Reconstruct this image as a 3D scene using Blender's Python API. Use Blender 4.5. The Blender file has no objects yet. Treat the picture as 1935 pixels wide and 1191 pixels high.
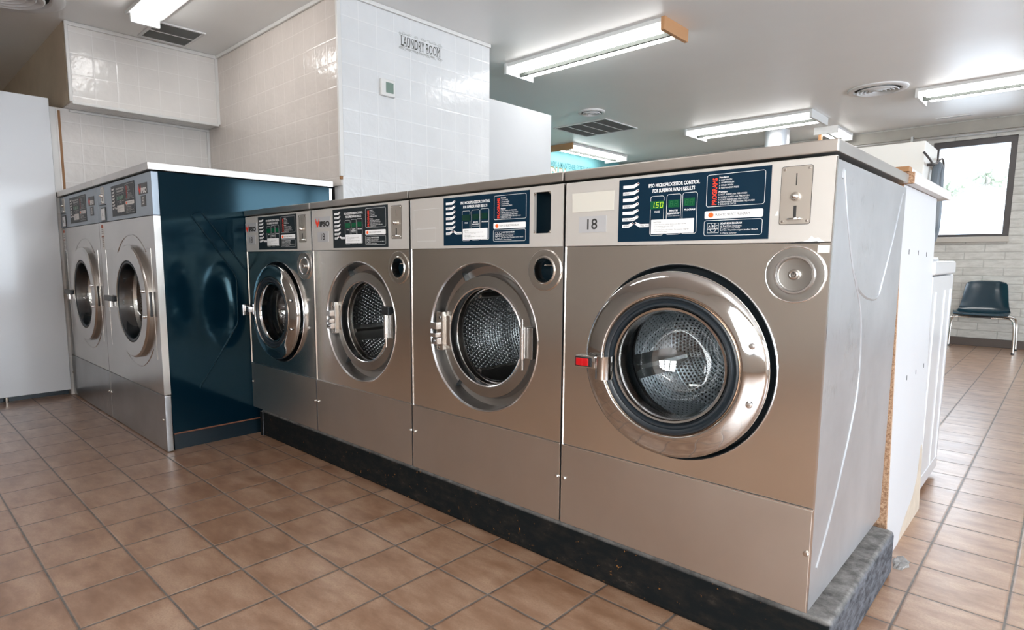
import bpy, bmesh, math, random
from mathutils import Vector, Matrix
random.seed(7)
S = bpy.context.scene
COL = S.collection
PI = math.pi

# ------------------------------------------------------------------ camera
cam = bpy.data.cameras.new('camera')
camo = bpy.data.objects.new('camera', cam)
COL.objects.link(camo)
camo.location = (0.42153, -1.64864, 1.10107)
camo.rotation_euler = (1.45318, -0.00163, 0.77240)
cam.sensor_fit = 'HORIZONTAL'
cam.sensor_width = 36
cam.lens = 1139.196 / 1935 * 36
cam.shift_x = 55.39 / 1935
cam.shift_y = 29.11 / 1935
cam.clip_start = 0.02
cam.clip_end = 300
S.camera = camo

# ------------------------------------------------------------------ world, daylight, exposure
S.view_settings.view_transform = 'Standard'
S.view_settings.look = 'None'
S.view_settings.gamma = 1
S.view_settings.use_curve_mapping = False
S.view_settings.exposure = 0.38
S.cycles.max_bounces = 8
S.cycles.sample_clamp_indirect = 6
S.cycles.caustics_reflective = False
S.cycles.caustics_refractive = False
W = bpy.data.worlds.new('sky')
S.world = W
W.use_nodes = True
wn = W.node_tree.nodes
bg = wn['Background']
bg.inputs['Strength'].default_value = 4.5
tc = wn.new('ShaderNodeTexCoord'); sp = wn.new('ShaderNodeSeparateXYZ'); cr = wn.new('ShaderNodeValToRGB')
W.node_tree.links.new(tc.outputs['Generated'], sp.inputs[0])
W.node_tree.links.new(sp.outputs['Z'], cr.inputs[0])
W.node_tree.links.new(cr.outputs[0], bg.inputs['Color'])
cr.color_ramp.elements[0].color = (.86, .90, .96, 1); cr.color_ramp.elements[1].color = (.55, .70, .95, 1)


def area(name, loc, rot, sx, sy, power, col):
    l = bpy.data.lights.new(name, 'AREA')
    l.shape = 'RECTANGLE'; l.size = sx; l.size_y = sy; l.energy = power; l.color = col
    o = bpy.data.objects.new(name, l); o.location = loc; o.rotation_euler = rot
    COL.objects.link(o)
    return o


area('storefront_daylight', (4.95, 5.75, 1.55), (0, math.radians(90), 0), 2.2, 4.7, 140, (.80, .90, 1.0))
area('added_shop_window_fill', (4.95, -.1, 1.5), (0, math.radians(90), 0), 2.1, 3.2, 150, (.84, .92, 1.0))  # added fill through an unseen window, brightens the tall white box
area('added_street_window_fill', (2.4, -5.45, 1.6), (math.radians(90), 0, 0), 4.0, 1.9, 430, (1.0, .95, .90))  # added warm fill from behind, through an unseen street window
area('back_window_daylight', (-.61, 8.75, 1.98), (math.radians(-90), 0, 0), .8, 1.15, 8, (.85, .93, 1.0))

# ------------------------------------------------------------------ materials


def mat(name, base=(.8, .8, .8), rough=.5, metal=0.0, coat=0.0, spec=.5, emit=None, estr=0.0, trans=0.0, alpha=1.0):
    m = bpy.data.materials.new(name)
    m.use_nodes = True
    b = m.node_tree.nodes['Principled BSDF']
    b.inputs['Base Color'].default_value = (*base, 1)
    b.inputs['Roughness'].default_value = rough
    b.inputs['Metallic'].default_value = metal
    b.inputs['Coat Weight'].default_value = coat
    b.inputs['Coat Roughness'].default_value = .08
    b.inputs['Specular IOR Level'].default_value = spec
    b.inputs['Transmission Weight'].default_value = trans
    if emit:
        b.inputs['Emission Color'].default_value = (*emit, 1)
        b.inputs['Emission Strength'].default_value = estr
    return m


def N(m, t, **kw):
    n = m.node_tree.nodes.new(t)
    for k, v in kw.items():
        if k in n.inputs.keys():
            n.inputs[k].default_value = v
        else:
            setattr(n, k, v)
    return n


def L(m, a, b):
    m.node_tree.links.new(a, b)


def bsdf(m):
    return m.node_tree.nodes['Principled BSDF']


def pos(m):
    return N(m, 'ShaderNodeNewGeometry').outputs['Position']


def scaled(m, vec, s):
    n = N(m, 'ShaderNodeVectorMath', operation='MULTIPLY')
    L(m, vec, n.inputs[0]); n.inputs[1].default_value = s
    return n.outputs[0]


def noise(m, vec, scale, detail=3, rough=.5):
    n = N(m, 'ShaderNodeTexNoise')
    n.inputs['Scale'].default_value = scale; n.inputs['Detail'].default_value = detail; n.inputs['Roughness'].default_value = rough
    L(m, vec, n.inputs['Vector'])
    return n.outputs['Fac']


def ramp(m, fac, stops):
    n = N(m, 'ShaderNodeValToRGB')
    e = n.color_ramp.elements
    while len(e) < len(stops):
        e.new(.5)
    for i, (p, c) in enumerate(stops):
        e[i].position = p
        e[i].color = (*c, 1) if len(c) == 3 else c
    L(m, fac, n.inputs[0])
    return n.outputs[0]


def g(v):
    return (v, v, v)


def bump(m, h, strength=.2, dist=.01, target=None):
    n = N(m, 'ShaderNodeBump')
    n.inputs['Strength'].default_value = strength; n.inputs['Distance'].default_value = dist
    L(m, h, n.inputs['Height'])
    L(m, n.outputs[0], bsdf(m).inputs['Normal'])
    return n


def mixc(m, fac, a, b, blend='MIX'):
    n = N(m, 'ShaderNodeMix', data_type='RGBA', blend_type=blend)
    if isinstance(fac, (int, float)): n.inputs[0].default_value = fac
    else: L(m, fac, n.inputs[0])
    for v, i in ((a, 6), (b, 7)):
        if isinstance(v, tuple): n.inputs[i].default_value = (*v, 1)
        else: L(m, v, n.inputs[i])
    return n.outputs[2]


def mth(m, op, a, b=None, c=None):
    n = N(m, 'ShaderNodeMath', operation=op)
    for i, v in enumerate((a, b, c)):
        if v is None: continue
        if isinstance(v, (int, float)): n.inputs[i].default_value = v
        else: L(m, v, n.inputs[i])
    return n.outputs[0]


def brushed(name, base, rough, metal=1.0, smudge=.12, grain=(1, 1, 60)):
    m = mat(name, base, rough, metal)
    p = pos(m)
    f = noise(m, p, 3.0, 4, .6)
    c = ramp(m, f, [(.3, tuple(x * (1 - smudge) for x in base)), (.7, base)])
    L(m, c, bsdf(m).inputs['Base Color'])
    f2 = noise(m, scaled(m, p, (260, 260, 3.0)), 6.0, 2)
    r = ramp(m, f2, [(.3, g(rough * .95)), (.7, g(rough * 1.06))])
    f3 = noise(m, p, 1.7, 5, .7)
    r2 = mth(m, 'MULTIPLY', r, mth(m, 'ADD', .75, mth(m, 'MULTIPLY', f3, .5)))
    L(m, r2, bsdf(m).inputs['Roughness'])
    if metal > .9: bump(m, f2, .012, .001)
    return m


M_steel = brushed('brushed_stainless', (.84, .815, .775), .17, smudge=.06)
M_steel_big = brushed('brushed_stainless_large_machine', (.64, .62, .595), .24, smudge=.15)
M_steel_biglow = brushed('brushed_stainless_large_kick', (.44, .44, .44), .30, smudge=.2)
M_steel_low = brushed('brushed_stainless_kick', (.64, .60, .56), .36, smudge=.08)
M_fascia = brushed('satin_steel_fascia', (.60, .585, .56), .42, metal=.4, smudge=.05)
M_fascia_blue = brushed('satin_bluish_fascia', (.36, .42, .48), .42, metal=.55)
M_side = brushed('galvanised_side', (.54, .555, .58), .30, metal=.6, smudge=.22)
M_lid = brushed('brushed_lid', (.63, .595, .56), .34)
M_chrome = mat('polished_chrome', (.60, .60, .60), .05, 1)
M_chrome2 = mat('worn_chrome', (.66, .64, .61), .2, 1)
M_rim = mat('bright_steel_edge', (.85, .86, .88), .18, 1)
M_cast = brushed('cast_grey_metal', (.44, .43, .41), .30)
M_recess = brushed('recess_steel', (.46, .45, .44), .33)
M_recessdark = mat('recess_shade_and_rib_black', (.012, .018, .022), .35)  # black stands for the shade behind closed doors; also colours the recess ribs
M_black = mat('black_plastic', (.012, .014, .016), .35)
M_rubber = mat('black_rubber', (.012, .018, .024), .38)
M_screwdark = mat('dark_screw', (.2, .2, .2), .35, 1)
M_navy = mat('navy_panel_print', (.002, .018, .038), .5, spec=.15)
M_navy2 = mat('navy_print_with_reflection', (.012, .018, .022), .4, spec=.25)  # navy print greyed, the reflection on these panels is put into the colour
M_white = mat('white_print', (.80, .82, .84), .5)
M_offwhite = mat('off_white_print', (.72, .71, .70), .5)
M_redprint = mat('red_print', (.78, .05, .02), .5)
M_orange = mat('orange_button', (.95, .13, .02), .4)
M_greydisp = mat('green_window', (.004, .085, .035), .25)
M_greydim = mat('dim_green_window', (.003, .030, .020), .25)
M_digit = mat('lit_digit', (.3, .5, .02), .4, emit=(.50, .78, .02), estr=.75)
M_digitdim = mat('unlit_digit', (.006, .12, .04), .4)
M_darkprint = mat('dark_print', (.03, .03, .03), .5)
M_greyplate = mat('grey_number_plate', (.50, .51, .53), .4, .3)
M_darkplate = mat('dark_number_plate', (.045, .045, .045), .4)
M_redplastic = mat('red_button', (.42, .002, .006), .25, coat=.4)
M_residue = mat('sticker_residue', (.56, .55, .50), .75)
M_wood = mat('orange_wood_end', (.50, .26, .12), .5)
M_brownwood = mat('brown_wood_edge', (.30, .15, .06), .6)
M_bluepaint = mat('navy_enamel', (.0010, .010, .019), .09, 0.0, spec=.45)
bsdf(M_bluepaint).inputs['Specular Tint'].default_value = (.36, .66, .80, 1)
M_bluemetal = mat('navy_enamel_kick', (.004, .014, .022), .35)
M_whitebox = mat('white_enamel', (.70, .72, .75), .22, coat=.4)
M_tubeglow = mat('lit_tube', (.9, .9, .9), .4, emit=(1.0, .985, .96), estr=11.0)
M_fixture = mat('white_fixture_metal', (.75, .76, .75), .35)
M_ribdark = mat('grey_green_rib', (.035, .042, .036), .6)
M_ventgrey = mat('grey_duct_lining', (.13, .13, .12), .8)
M_grille = mat('dark_grille', (.50, .50, .48), .6)
M_ventwhite = mat('white_vent', (.72, .72, .72), .45)
M_ventdark = mat('vent_inside', (.02, .02, .02), .7)
M_chair = mat('navy_moulded_plastic', (.004, .024, .038), .22, coat=.4)
M_washer = mat('white_washer_enamel', (.60, .615, .635), .25, coat=.3)
M_cab = mat('cream_metal_cabinet', (.72, .71, .67), .4)
M_bronze = mat('dark_bronze_frame', (.055, .05, .05), .4, .3)
M_sill = mat('beige_sill', (.42, .39, .35), .6)
M_conduit = mat('galvanised_conduit', (.55, .56, .56), .4, .8)
M_duct = mat('galvanised_duct', (.55, .57, .60), .35, .7)
M_hose = mat('grey_hose', (.10, .12, .14), .4)
M_green = mat('sage_lcd', (.17, .24, .20), .3)
M_cream = mat('cream_lettering', (.75, .72, .50), .6)
M_tealtext = mat('teal_lettering', (.05, .22, .25), .6)
M_olive = mat('olive_outline', (.16, .18, .10), .6)
M_signgrey = mat('sign_print', (.07, .07, .06), .6)
M_signlight = mat('sign_faint_print', (.33, .33, .31), .6)
M_rust = mat('rusty_edge', (.16, .06, .03), .7)

# thin clear glass: mostly lets light through, reflects by angle
def thin_glass(name, tint, refl=.12, rough=.02):
    m = bpy.data.materials.new(name); m.use_nodes = True
    nt = m.node_tree; nt.nodes.clear()
    o = nt.nodes.new('ShaderNodeOutputMaterial'); mx = nt.nodes.new('ShaderNodeMixShader')
    t = nt.nodes.new('ShaderNodeBsdfTransparent'); gl = nt.nodes.new('ShaderNodeBsdfGlossy'); lw = nt.nodes.new('ShaderNodeLayerWeight')
    t.inputs[0].default_value = (*tint, 1); gl.inputs['Roughness'].default_value = rough
    lw.inputs['Blend'].default_value = .25
    ma = nt.nodes.new('ShaderNodeMath'); ma.operation = 'MULTIPLY_ADD'
    ma.inputs[1].default_value = .75; ma.inputs[2].default_value = refl
    ma.use_clamp = True
    nt.links.new(lw.outputs['Fresnel'], ma.inputs[0]); nt.links.new(ma.outputs[0], mx.inputs[0])
    nt.links.new(t.outputs[0], mx.inputs[1]); nt.links.new(gl.outputs[0], mx.inputs[2]); nt.links.new(mx.outputs[0], o.inputs[0])
    return m


M_glass = thin_glass('door_glass', (.86, .90, .92), .10, .03)
M_winglass = thin_glass('window_glass', (.95, .97, .98), .03, 0)


# dirty black steel plinth
def m_plinth():
    m = mat('grimy_black_steel', (.02, .02, .02), .7, spec=.1)
    p = pos(m)
    n1 = noise(m, scaled(m, p, (1, 1, 2)), 14, 6, .7)
    c1 = ramp(m, n1, [(.45, (.006, .008, .009)), (.62, (.014, .013, .012)), (.8, (.05, .043, .036))])
    n2 = noise(m, p, 55, 3, .6)
    rust = ramp(m, n2, [(.68, g(0)), (.74, g(1))])
    c2 = mixc(m, rust, c1, (.22, .10, .03))
    # settled dust where the surface faces up
    geo = N(m, 'ShaderNodeNewGeometry'); sx = N(m, 'ShaderNodeSeparateXYZ'); L(m, geo.outputs['Normal'], sx.inputs[0])
    up = ramp(m, sx.outputs['Z'], [(.3, g(0)), (.9, g(1))])
    n3 = noise(m, p, 20, 5, .7)
    dust = mth(m, 'MULTIPLY', up, ramp(m, n3, [(.35, g(.35)), (.65, g(1))]))
    c3 = mixc(m, dust, c2, (.30, .29, .28))
    n4 = noise(m, scaled(m, p, (1, 3, 8)), 6, 5, .7)
    side = ramp(m, sx.outputs['X'], [(.5, g(0)), (.9, g(1))])
    scuff_daylight = mth(m, 'MULTIPLY', side, ramp(m, n4, [(.35, g(.15)), (.7, g(.8))]))  # scuffs, with daylight on the side face painted in as a paler tone
    c4 = mixc(m, scuff_daylight, c3, (.21, .22, .25))
    L(m, c4, bsdf(m).inputs['Base Color'])
    bump(m, n1, .25, .004)
    return m


M_plinth = m_plinth()

# floor tiles: 0.2472 m square, grout lines in world metres
GX, GY, T = -1.3686, -.0449, .2472


def m_floor():
    m = mat('terracotta_floor_tiles', (.4, .25, .15), .35)
    s = N(m, 'ShaderNodeSeparateXYZ'); P = pos(m); L(m, P, s.inputs[0])
    u = mth(m, 'DIVIDE', mth(m, 'SUBTRACT', s.outputs['X'], GX), T)
    v = mth(m, 'DIVIDE', mth(m, 'SUBTRACT', s.outputs['Y'], GY), T)
    fu = mth(m, 'FRACT', u); fv = mth(m, 'FRACT', v)
    du = mth(m, 'MINIMUM', fu, mth(m, 'SUBTRACT', 1.0, fu)); dv = mth(m, 'MINIMUM', fv, mth(m, 'SUBTRACT', 1.0, fv))
    wob = mth(m, 'MULTIPLY', mth(m, 'SUBTRACT', noise(m, P, 40, 3), .5), .006)
    d = mth(m, 'ADD', mth(m, 'MINIMUM', du, dv), wob)
    tile = ramp(m, d, [(.009, g(0)), (.017, g(1))])
    cid = N(m, 'ShaderNodeCombineXYZ'); L(m, mth(m, 'FLOOR', u), cid.inputs[0]); L(m, mth(m, 'FLOOR', v), cid.inputs[1])
    wnz = N(m, 'ShaderNodeTexWhiteNoise', noise_dimensions='3D'); L(m, cid.outputs[0], wnz.inputs['Vector'])
    off = N(m, 'ShaderNodeVectorMath', operation='MULTIPLY_ADD'); L(m, wnz.outputs['Color'], off.inputs[0]); off.inputs[1].default_value = (9, 9, 9)
    L(m, scaled(m, P, (1.0, 2.2, 1)), off.inputs[2])
    n1 = noise(m, off.outputs[0], 5.5, 5, .62)
    c = ramp(m, n1, [(.27, (.20, .095, .048)), (.46, (.335, .19, .115)), (.70, (.50, .335, .23))])
    n2 = noise(m, P, 160, 2)
    c = mixc(m, ramp(m, n2, [(.35, g(.35)), (.55, g(0))]), c, (.25, .14, .08))
    c = mixc(m, mth(m, 'MULTIPLY', wnz.outputs['Value'], .22), c, (.23, .125, .075))
    rim = ramp(m, d, [(.015, g(.45)), (.05, g(0))])
    c = mixc(m, rim, c, (.27, .15, .09))
    gn = noise(m, P, 25, 4)
    grout = ramp(m, gn, [(.35, (.075, .062, .054)), (.7, (.17, .155, .14))])
    c = mixc(m, tile, grout, c)
    # thin spill of pale mortar beside the board at the end of the row
    L(m, c, bsdf(m).inputs['Base Color'])
    r = mth(m, 'ADD', mth(m, 'MULTIPLY', noise(m, P, 9, 4), .22), .22)
    r = mth(m, 'ADD', mth(m, 'MULTIPLY', mth(m, 'SUBTRACT', 1.0, tile), .4), r)
    L(m, r, bsdf(m).inputs['Roughness'])
    h = mth(m, 'ADD', ramp(m, d, [(.006, g(0)), (.03, g(1))]), mth(m, 'MULTIPLY', noise(m, P, 30, 4), .12))
    bump(m, h, .5, .0025)
    bsdf(m).inputs['Specular IOR Level'].default_value = .8
    bsdf(m).inputs['Coat Weight'].default_value = .45
    bsdf(m).inputs['Coat Roughness'].default_value = .30
    return m


M_floor = m_floor()


def m_walltile(name, col, groutcol, pitch=.1505, wavy=1.0):
    m = mat(name, col, .16)
    s = N(m, 'ShaderNodeSeparateXYZ'); P = pos(m); L(m, P, s.inputs[0])
    a = mth(m, 'DIVIDE', mth(m, 'ADD', mth(m, 'ADD', s.outputs['X'], s.outputs['Y']), 10.02), pitch)
    b = mth(m, 'DIVIDE', s.outputs['Z'], pitch)
    fa = mth(m, 'FRACT', a); fb = mth(m, 'FRACT', b)
    d = mth(m, 'MINIMUM', mth(m, 'MINIMUM', fa, mth(m, 'SUBTRACT', 1.0, fa)), mth(m, 'MINIMUM', fb, mth(m, 'SUBTRACT', 1.0, fb)))
    mask = ramp(m, d, [(.012, g(0)), (.022, g(1))])
    n1 = noise(m, P, 5, 3)
    c = ramp(m, n1, [(.3, tuple(x * .94 for x in col)), (.7, col)])
    c = mixc(m, mask, groutcol, c)
    L(m, c, bsdf(m).inputs['Base Color'])
    n2 = noise(m, P, 24, 2, .45)
    h = mth(m, 'ADD', mth(m, 'MULTIPLY', ramp(m, d, [(.008, g(0)), (.05, g(1))]), .5), mth(m, 'MULTIPLY', n2, 1.7 * wavy))
    bump(m, h, .35, .004)
    return m


M_tile_white = m_walltile('white_wavy_tile', (.70, .705, .71), (.75, .75, .75))
M_tile_beige = m_walltile('beige_wavy_tile', (.665, .605, .56), (.72, .665, .62))
M_tile_soffit = m_walltile('pale_wavy_tile', (.75, .72, .69), (.80, .775, .75), .155)


def m_plain(name, col, rough, var=.06, scale=2.0, b=.0):
    m = mat(name, col, rough)
    P = pos(m)
    n1 = noise(m, P, scale, 5, .6)
    L(m, ramp(m, n1, [(.3, tuple(x * (1 - var) for x in col)), (.7, col)]), bsdf(m).inputs['Base Color'])
    r = mth(m, 'ADD', mth(m, 'MULTIPLY', noise(m, P, scale * .8, 4), rough * .6), rough * .7)
    L(m, r, bsdf(m).inputs['Roughness'])
    if b: bump(m, noise(m, P, 2.2, 4), b, .02)
    return m


M_ceiling = m_plain('glossy_painted_ceiling', (.86, .86, .85), .40, .04, 1.2, 0)
M_paint = m_plain('off_white_paint', (.66, .66, .65), .5)
M_tan = m_plain('tan_painted_wall', (.46, .38, .28), .55, .2, 3)
M_partition = m_plain('white_partition_paint', (.54, .55, .56), .5)
M_teal = m_plain('teal_painted_wall', (.20, .50, .54), .5, .12, 1)
M_backwall = m_plain('taupe_painted_wall', (.62, .57, .51), .6)
M_trimwhite = mat('white_trim', (.70, .69, .67), .35)
M_header = m_plain('weathered_header', (.36, .34, .30), .6, .15, 5)
M_baseboard = mat('brown_baseboard', (.07, .052, .043), .5)
M_lamfront = m_plain('white_laminate', (.60, .615, .64), .35, .03)
M_concrete = m_plain('pale_pavement', (.80, .79, .76), .8, .10, .3)
M_leaf = m_plain('tree_leaves', (.50, .53, .40), .8, .25, 1.0)
M_bark = mat('tree_bark', (.36, .33, .28), .9)


def m_particle():
    m = mat('raw_particle_board', (.4, .25, .15), .9)
    P = pos(m)
    n = noise(m, P, 170, 3, .7)
    L(m, ramp(m, n, [(.3, (.16, .08, .045)), (.5, (.38, .23, .14)), (.7, (.58, .42, .29))]), bsdf(m).inputs['Base Color'])
    bump(m, n, .6, .003)
    return m


M_particle = m_particle()
M_core = m_plain('torn_laminate_core', (.55, .47, .38), .8, .2, 20)


def m_block():
    m = mat('painted_concrete_block', (.5, .5, .48), .6)
    s = N(m, 'ShaderNodeSeparateXYZ'); P = pos(m); L(m, P, s.inputs[0])
    row = mth(m, 'DIVIDE', s.outputs['Z'], .1)
    odd = mth(m, 'MODULO', mth(m, 'FLOOR', row), 2.0)
    a = mth(m, 'FRACT', mth(m, 'ADD', mth(m, 'DIVIDE', mth(m, 'ADD', s.outputs['X'], 20.0), .4), mth(m, 'MULTIPLY', odd, .5)))
    fb = mth(m, 'FRACT', row)
    da = mth(m, 'MULTIPLY', mth(m, 'MINIMUM', a, mth(m, 'SUBTRACT', 1.0, a)), 4)
    db = mth(m, 'MINIMUM', fb, mth(m, 'SUBTRACT', 1.0, fb))
    d = mth(m, 'MINIMUM', da, db)
    n1 = noise(m, scaled(m, P, (1, 1, 3)), 9, 5, .65)
    c = ramp(m, n1, [(.3, (.40, .39, .36)), (.65, (.54, .535, .50))])
    c = mixc(m, ramp(m, d, [(.03, g(.55)), (.09, g(0))]), c, (.30, .29, .27))
    L(m, c, bsdf(m).inputs['Base Color'])
    bump(m, mth(m, 'ADD', ramp(m, d, [(.03, g(0)), (.1, g(1))]), mth(m, 'MULTIPLY', n1, .3)), .4, .006)
    return m


M_block = m_block()


def m_drum(name='perforated_drum_steel', nu=84.0, nv=21.0, dark=.62):
    """rows of staggered round holes pressed into the steel, laid out by the drum's own UVs"""
    m = mat(name, (.42, .45, .47), .28, 1)
    uv = N(m, 'ShaderNodeUVMap')
    s = N(m, 'ShaderNodeSeparateXYZ'); L(m, uv.outputs[0], s.inputs[0])
    v = mth(m, 'MULTIPLY', s.outputs['Y'], nv)
    odd = mth(m, 'MODULO', mth(m, 'FLOOR', v), 2.0)
    u = mth(m, 'ADD', mth(m, 'MULTIPLY', s.outputs['X'], nu), mth(m, 'MULTIPLY', odd, .5))
    fu = mth(m, 'SUBTRACT', mth(m, 'FRACT', u), .5); fv = mth(m, 'SUBTRACT', mth(m, 'FRACT', v), .5)
    r = mth(m, 'SQRT', mth(m, 'ADD', mth(m, 'MULTIPLY', fu, fu), mth(m, 'MULTIPLY', fv, fv)))
    hole = ramp(m, r, [(.13, g(1)), (.20, g(0))])
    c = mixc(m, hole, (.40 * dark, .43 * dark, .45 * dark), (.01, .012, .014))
    L(m, c, bsdf(m).inputs['Base Color'])
    dome = ramp(m, r, [(.0, g(.2)), (.16, g(.5)), (.25, g(1)), (.42, g(0))])
    bump(m, dome, .9, .004)
    return m


M_drum = m_drum()
M_drumback = m_drum('perforated_back_plate', 96.0, 17.0, 1.0)

# ------------------------------------------------------------------ mesh helpers


def origin(parent):
    o = Vector((0, 0, 0))
    p = parent
    while p is not None:
        o += p.location
        p = p.parent
    return o


def obj(name, bm, m, parent=None, smooth=True, angle=35, recalc=False):
    """link a bmesh (world coordinates) as one object under parent"""
    if recalc: bmesh.ops.recalc_face_normals(bm, faces=bm.faces[:])
    o0 = origin(parent)
    if o0.length: bmesh.ops.translate(bm, verts=bm.verts[:], vec=-o0)
    me = bpy.data.meshes.new(name)
    bm.to_mesh(me); bm.free()
    if smooth:
        me.shade_smooth()
        me.set_sharp_from_angle(angle=math.radians(angle))
    ms = m if isinstance(m, (list, tuple)) else [m]
    for x in ms: me.materials.append(x)
    o = bpy.data.objects.new(name, me)
    COL.objects.link(o)
    o.parent = parent
    if smooth:
        wnm = o.modifiers.new('weighted_normal', 'WEIGHTED_NORMAL'); wnm.keep_sharp = True; wnm.weight = 60
    return o


def tag(o, label, cat, group=None, kind=None):
    o['label'] = label; o['category'] = cat
    if group: o['group'] = group
    if kind: o['kind'] = kind
    return o


def thing(name, label, cat, loc, group=None):
    o = bpy.data.objects.new(name, None)
    o.empty_display_size = .05
    o.location = loc
    COL.objects.link(o)
    return tag(o, label, cat, group)


def struct(name, bm, m, parent=None, **k):
    o = obj(name, bm, m, parent, **k)
    if parent is None: o['kind'] = 'structure'
    return o


def BM():
    return bmesh.new()


def box(bm, x0, x1, y0, y1, z0, z1, bev=0.0, mi=0, seg=2):
    xs, ys, zs = sorted((x0, x1)), sorted((y0, y1)), sorted((z0, z1))
    v = [bm.verts.new((x, y, z)) for x in xs for y in ys for z in zs]
    F = [(0, 1, 3, 2), (4, 6, 7, 5), (0, 4, 5, 1), (2, 3, 7, 6), (0, 2, 6, 4), (1, 5, 7, 3)]
    fs = [bm.faces.new([v[i] for i in f]) for f in F]
    for f in fs: f.material_index = mi
    if bev:
        es = set(e for f in fs for e in f.edges)
        r = bmesh.ops.bevel(bm, geom=list(es), offset=bev, segments=seg, profile=.5, affect='EDGES', clamp_overlap=True)
        for f in r['faces']: f.material_index = mi
    return bm


def quad(bm, pts, mi=0):
    f = bm.faces.new([bm.verts.new(p) for p in pts])
    f.material_index = mi
    return f


def lathe(bm, prof, cx, cz, seg=64, y0=0.0, uvm=None, close=False, mi=0, axis='y', caps=False):
    """revolve (radius, along) about the y axis (or z axis: cx,cz are then x,y)"""
    rings = []
    for r, y in prof:
        if r < 1e-6:
            p = (cx, y0 + y, cz) if axis == 'y' else (cx, cz, y0 + y)
            rings.append([bm.verts.new(p)])
        else:
            ring = []
            for i in range(seg):
                a = 2 * PI * i / seg
                if axis == 'y': p = (cx + r * math.cos(a), y0 + y, cz + r * math.sin(a))
                else: p = (cx + r * math.cos(a), cz + r * math.sin(a), y0 + y)
                ring.append(bm.verts.new(p))
            rings.append(ring)
    lay = bm.loops.layers.uv.verify() if uvm else None
    ln = [0]
    for (r0, a0), (r1, a1) in zip(prof, prof[1:]): ln.append(ln[-1] + math.hypot(r1 - r0, a1 - a0))
    pairs = list(zip(range(len(rings) - 1), range(1, len(rings))))
    if close: pairs.append((len(rings) - 1, 0))
    for ia, ib in pairs:
        A, B = rings[ia], rings[ib]
        for i in range(seg):
            j = (i + 1) % seg
            if len(A) == 1 and len(B) == 1: continue
            if len(A) == 1: vs = [A[0], B[j], B[i]]; uu = [(i + .5, ia), (i + 1, ib), (i, ib)]
            elif len(B) == 1: vs = [A[i], A[j], B[0]]; uu = [(i, ia), (i + 1, ia), (i + .5, ib)]
            else: vs = [A[i], A[j], B[j], B[i]]; uu = [(i, ia), (i + 1, ia), (i + 1, ib), (i, ib)]
            f = bm.faces.new(vs); f.material_index = mi
            if lay:
                for lp, (a, k) in zip(f.loops, uu):
                    lp[lay].uv = (a / seg, ln[k] / uvm)
    return bm


def tube(bm, pts, r, seg=10, closed=False, cap=True, mi=0):
    pts = [Vector(p) for p in pts]
    n = len(pts)
    rings = []
    up = None
    for i, p in enumerate(pts):
        if closed: d = pts[(i + 1) % n] - pts[i - 1]
        elif i == 0: d = pts[1] - p
        elif i == n - 1: d = p - pts[i - 1]
        else: d = (pts[i + 1] - p).normalized() + (p - pts[i - 1]).normalized()
        d.normalize()
        if up is None:
            up = Vector((0, 0, 1)) if abs(d.z) < .9 else Vector((1, 0, 0))
        a = up - d * up.dot(d)
        a.normalize(); up = a
        b = d.cross(a)
        rr = r[i] if isinstance(r, (list, tuple)) else r
        rings.append([bm.verts.new(p + a * rr * math.cos(2 * PI * k / seg) + b * rr * math.sin(2 * PI * k / seg)) for k in range(seg)])
    for i in range(n if closed else n - 1):
        A, B = rings[i], rings[(i + 1) % n]
        for k in range(seg):
            f = bm.faces.new([A[k], A[(k + 1) % seg], B[(k + 1) % seg], B[k]]); f.material_index = mi
    if cap and not closed:
        bm.faces.new(rings[0][::-1]).material_index = mi; bm.faces.new(rings[-1]).material_index = mi
    return bm


def smoothpath(ctrl, n=8):
    """Catmull-Rom through the control points"""
    P = [Vector(c) for c in ctrl]
    P = [P[0] * 2 - P[1]] + P + [P[-1] * 2 - P[-2]]
    out = []
    for i in range(1, len(P) - 2):
        for k in range(n):
            t = k / n
            a, b, c, d = P[i - 1:i + 3]
            out.append(.5 * ((2 * b) + (-a + c) * t + (2 * a - 5 * b + 4 * c - d) * t * t + (-a + 3 * b - 3 * c + d) * t ** 3))
    out.append(P[-2])
    return out


def plate(bm, outline, holes, y, thick, mi=0):
    """flat plate in the xz plane with round holes [(cx, cz, r)]"""
    es = []
    def loop(pts):
        vs = [bm.verts.new((p[0], y, p[1])) for p in pts]
        for i in range(len(vs)): es.append(bm.edges.new((vs[i], vs[(i + 1) % len(vs)])))
    loop(outline)
    for cx, cz, r in holes:
        loop([(cx + r * math.cos(2 * PI * i / 64), cz + r * math.sin(2 * PI * i / 64)) for i in range(64)])
    r = bmesh.ops.triangle_fill(bm, edges=es, use_beauty=True, use_dissolve=False, normal=(0, -1, 0))
    fs = [f for f in r['geom'] if isinstance(f, bmesh.types.BMFace)]
    ex = bmesh.ops.extrude_face_region(bm, geom=fs)
    vs = [v for v in ex['geom'] if isinstance(v, bmesh.types.BMVert)]
    bmesh.ops.translate(bm, verts=vs, vec=(0, thick, 0))
    bmesh.ops.recalc_face_normals(bm, faces=bm.faces[:])
    return bm


def rrect(x0, x1, z0, z1, r, n=5):
    out = []
    for cx, cz, a0 in ((x1 - r, z0 + r, -90), (x1 - r, z1 - r, 0), (x0 + r, z1 - r, 90), (x0 + r, z0 + r, 180)):
        for i in range(n + 1):
            a = math.radians(a0 + 90 * i / n)
            out.append((cx + r * math.cos(a), cz + r * math.sin(a)))
    return out


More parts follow.
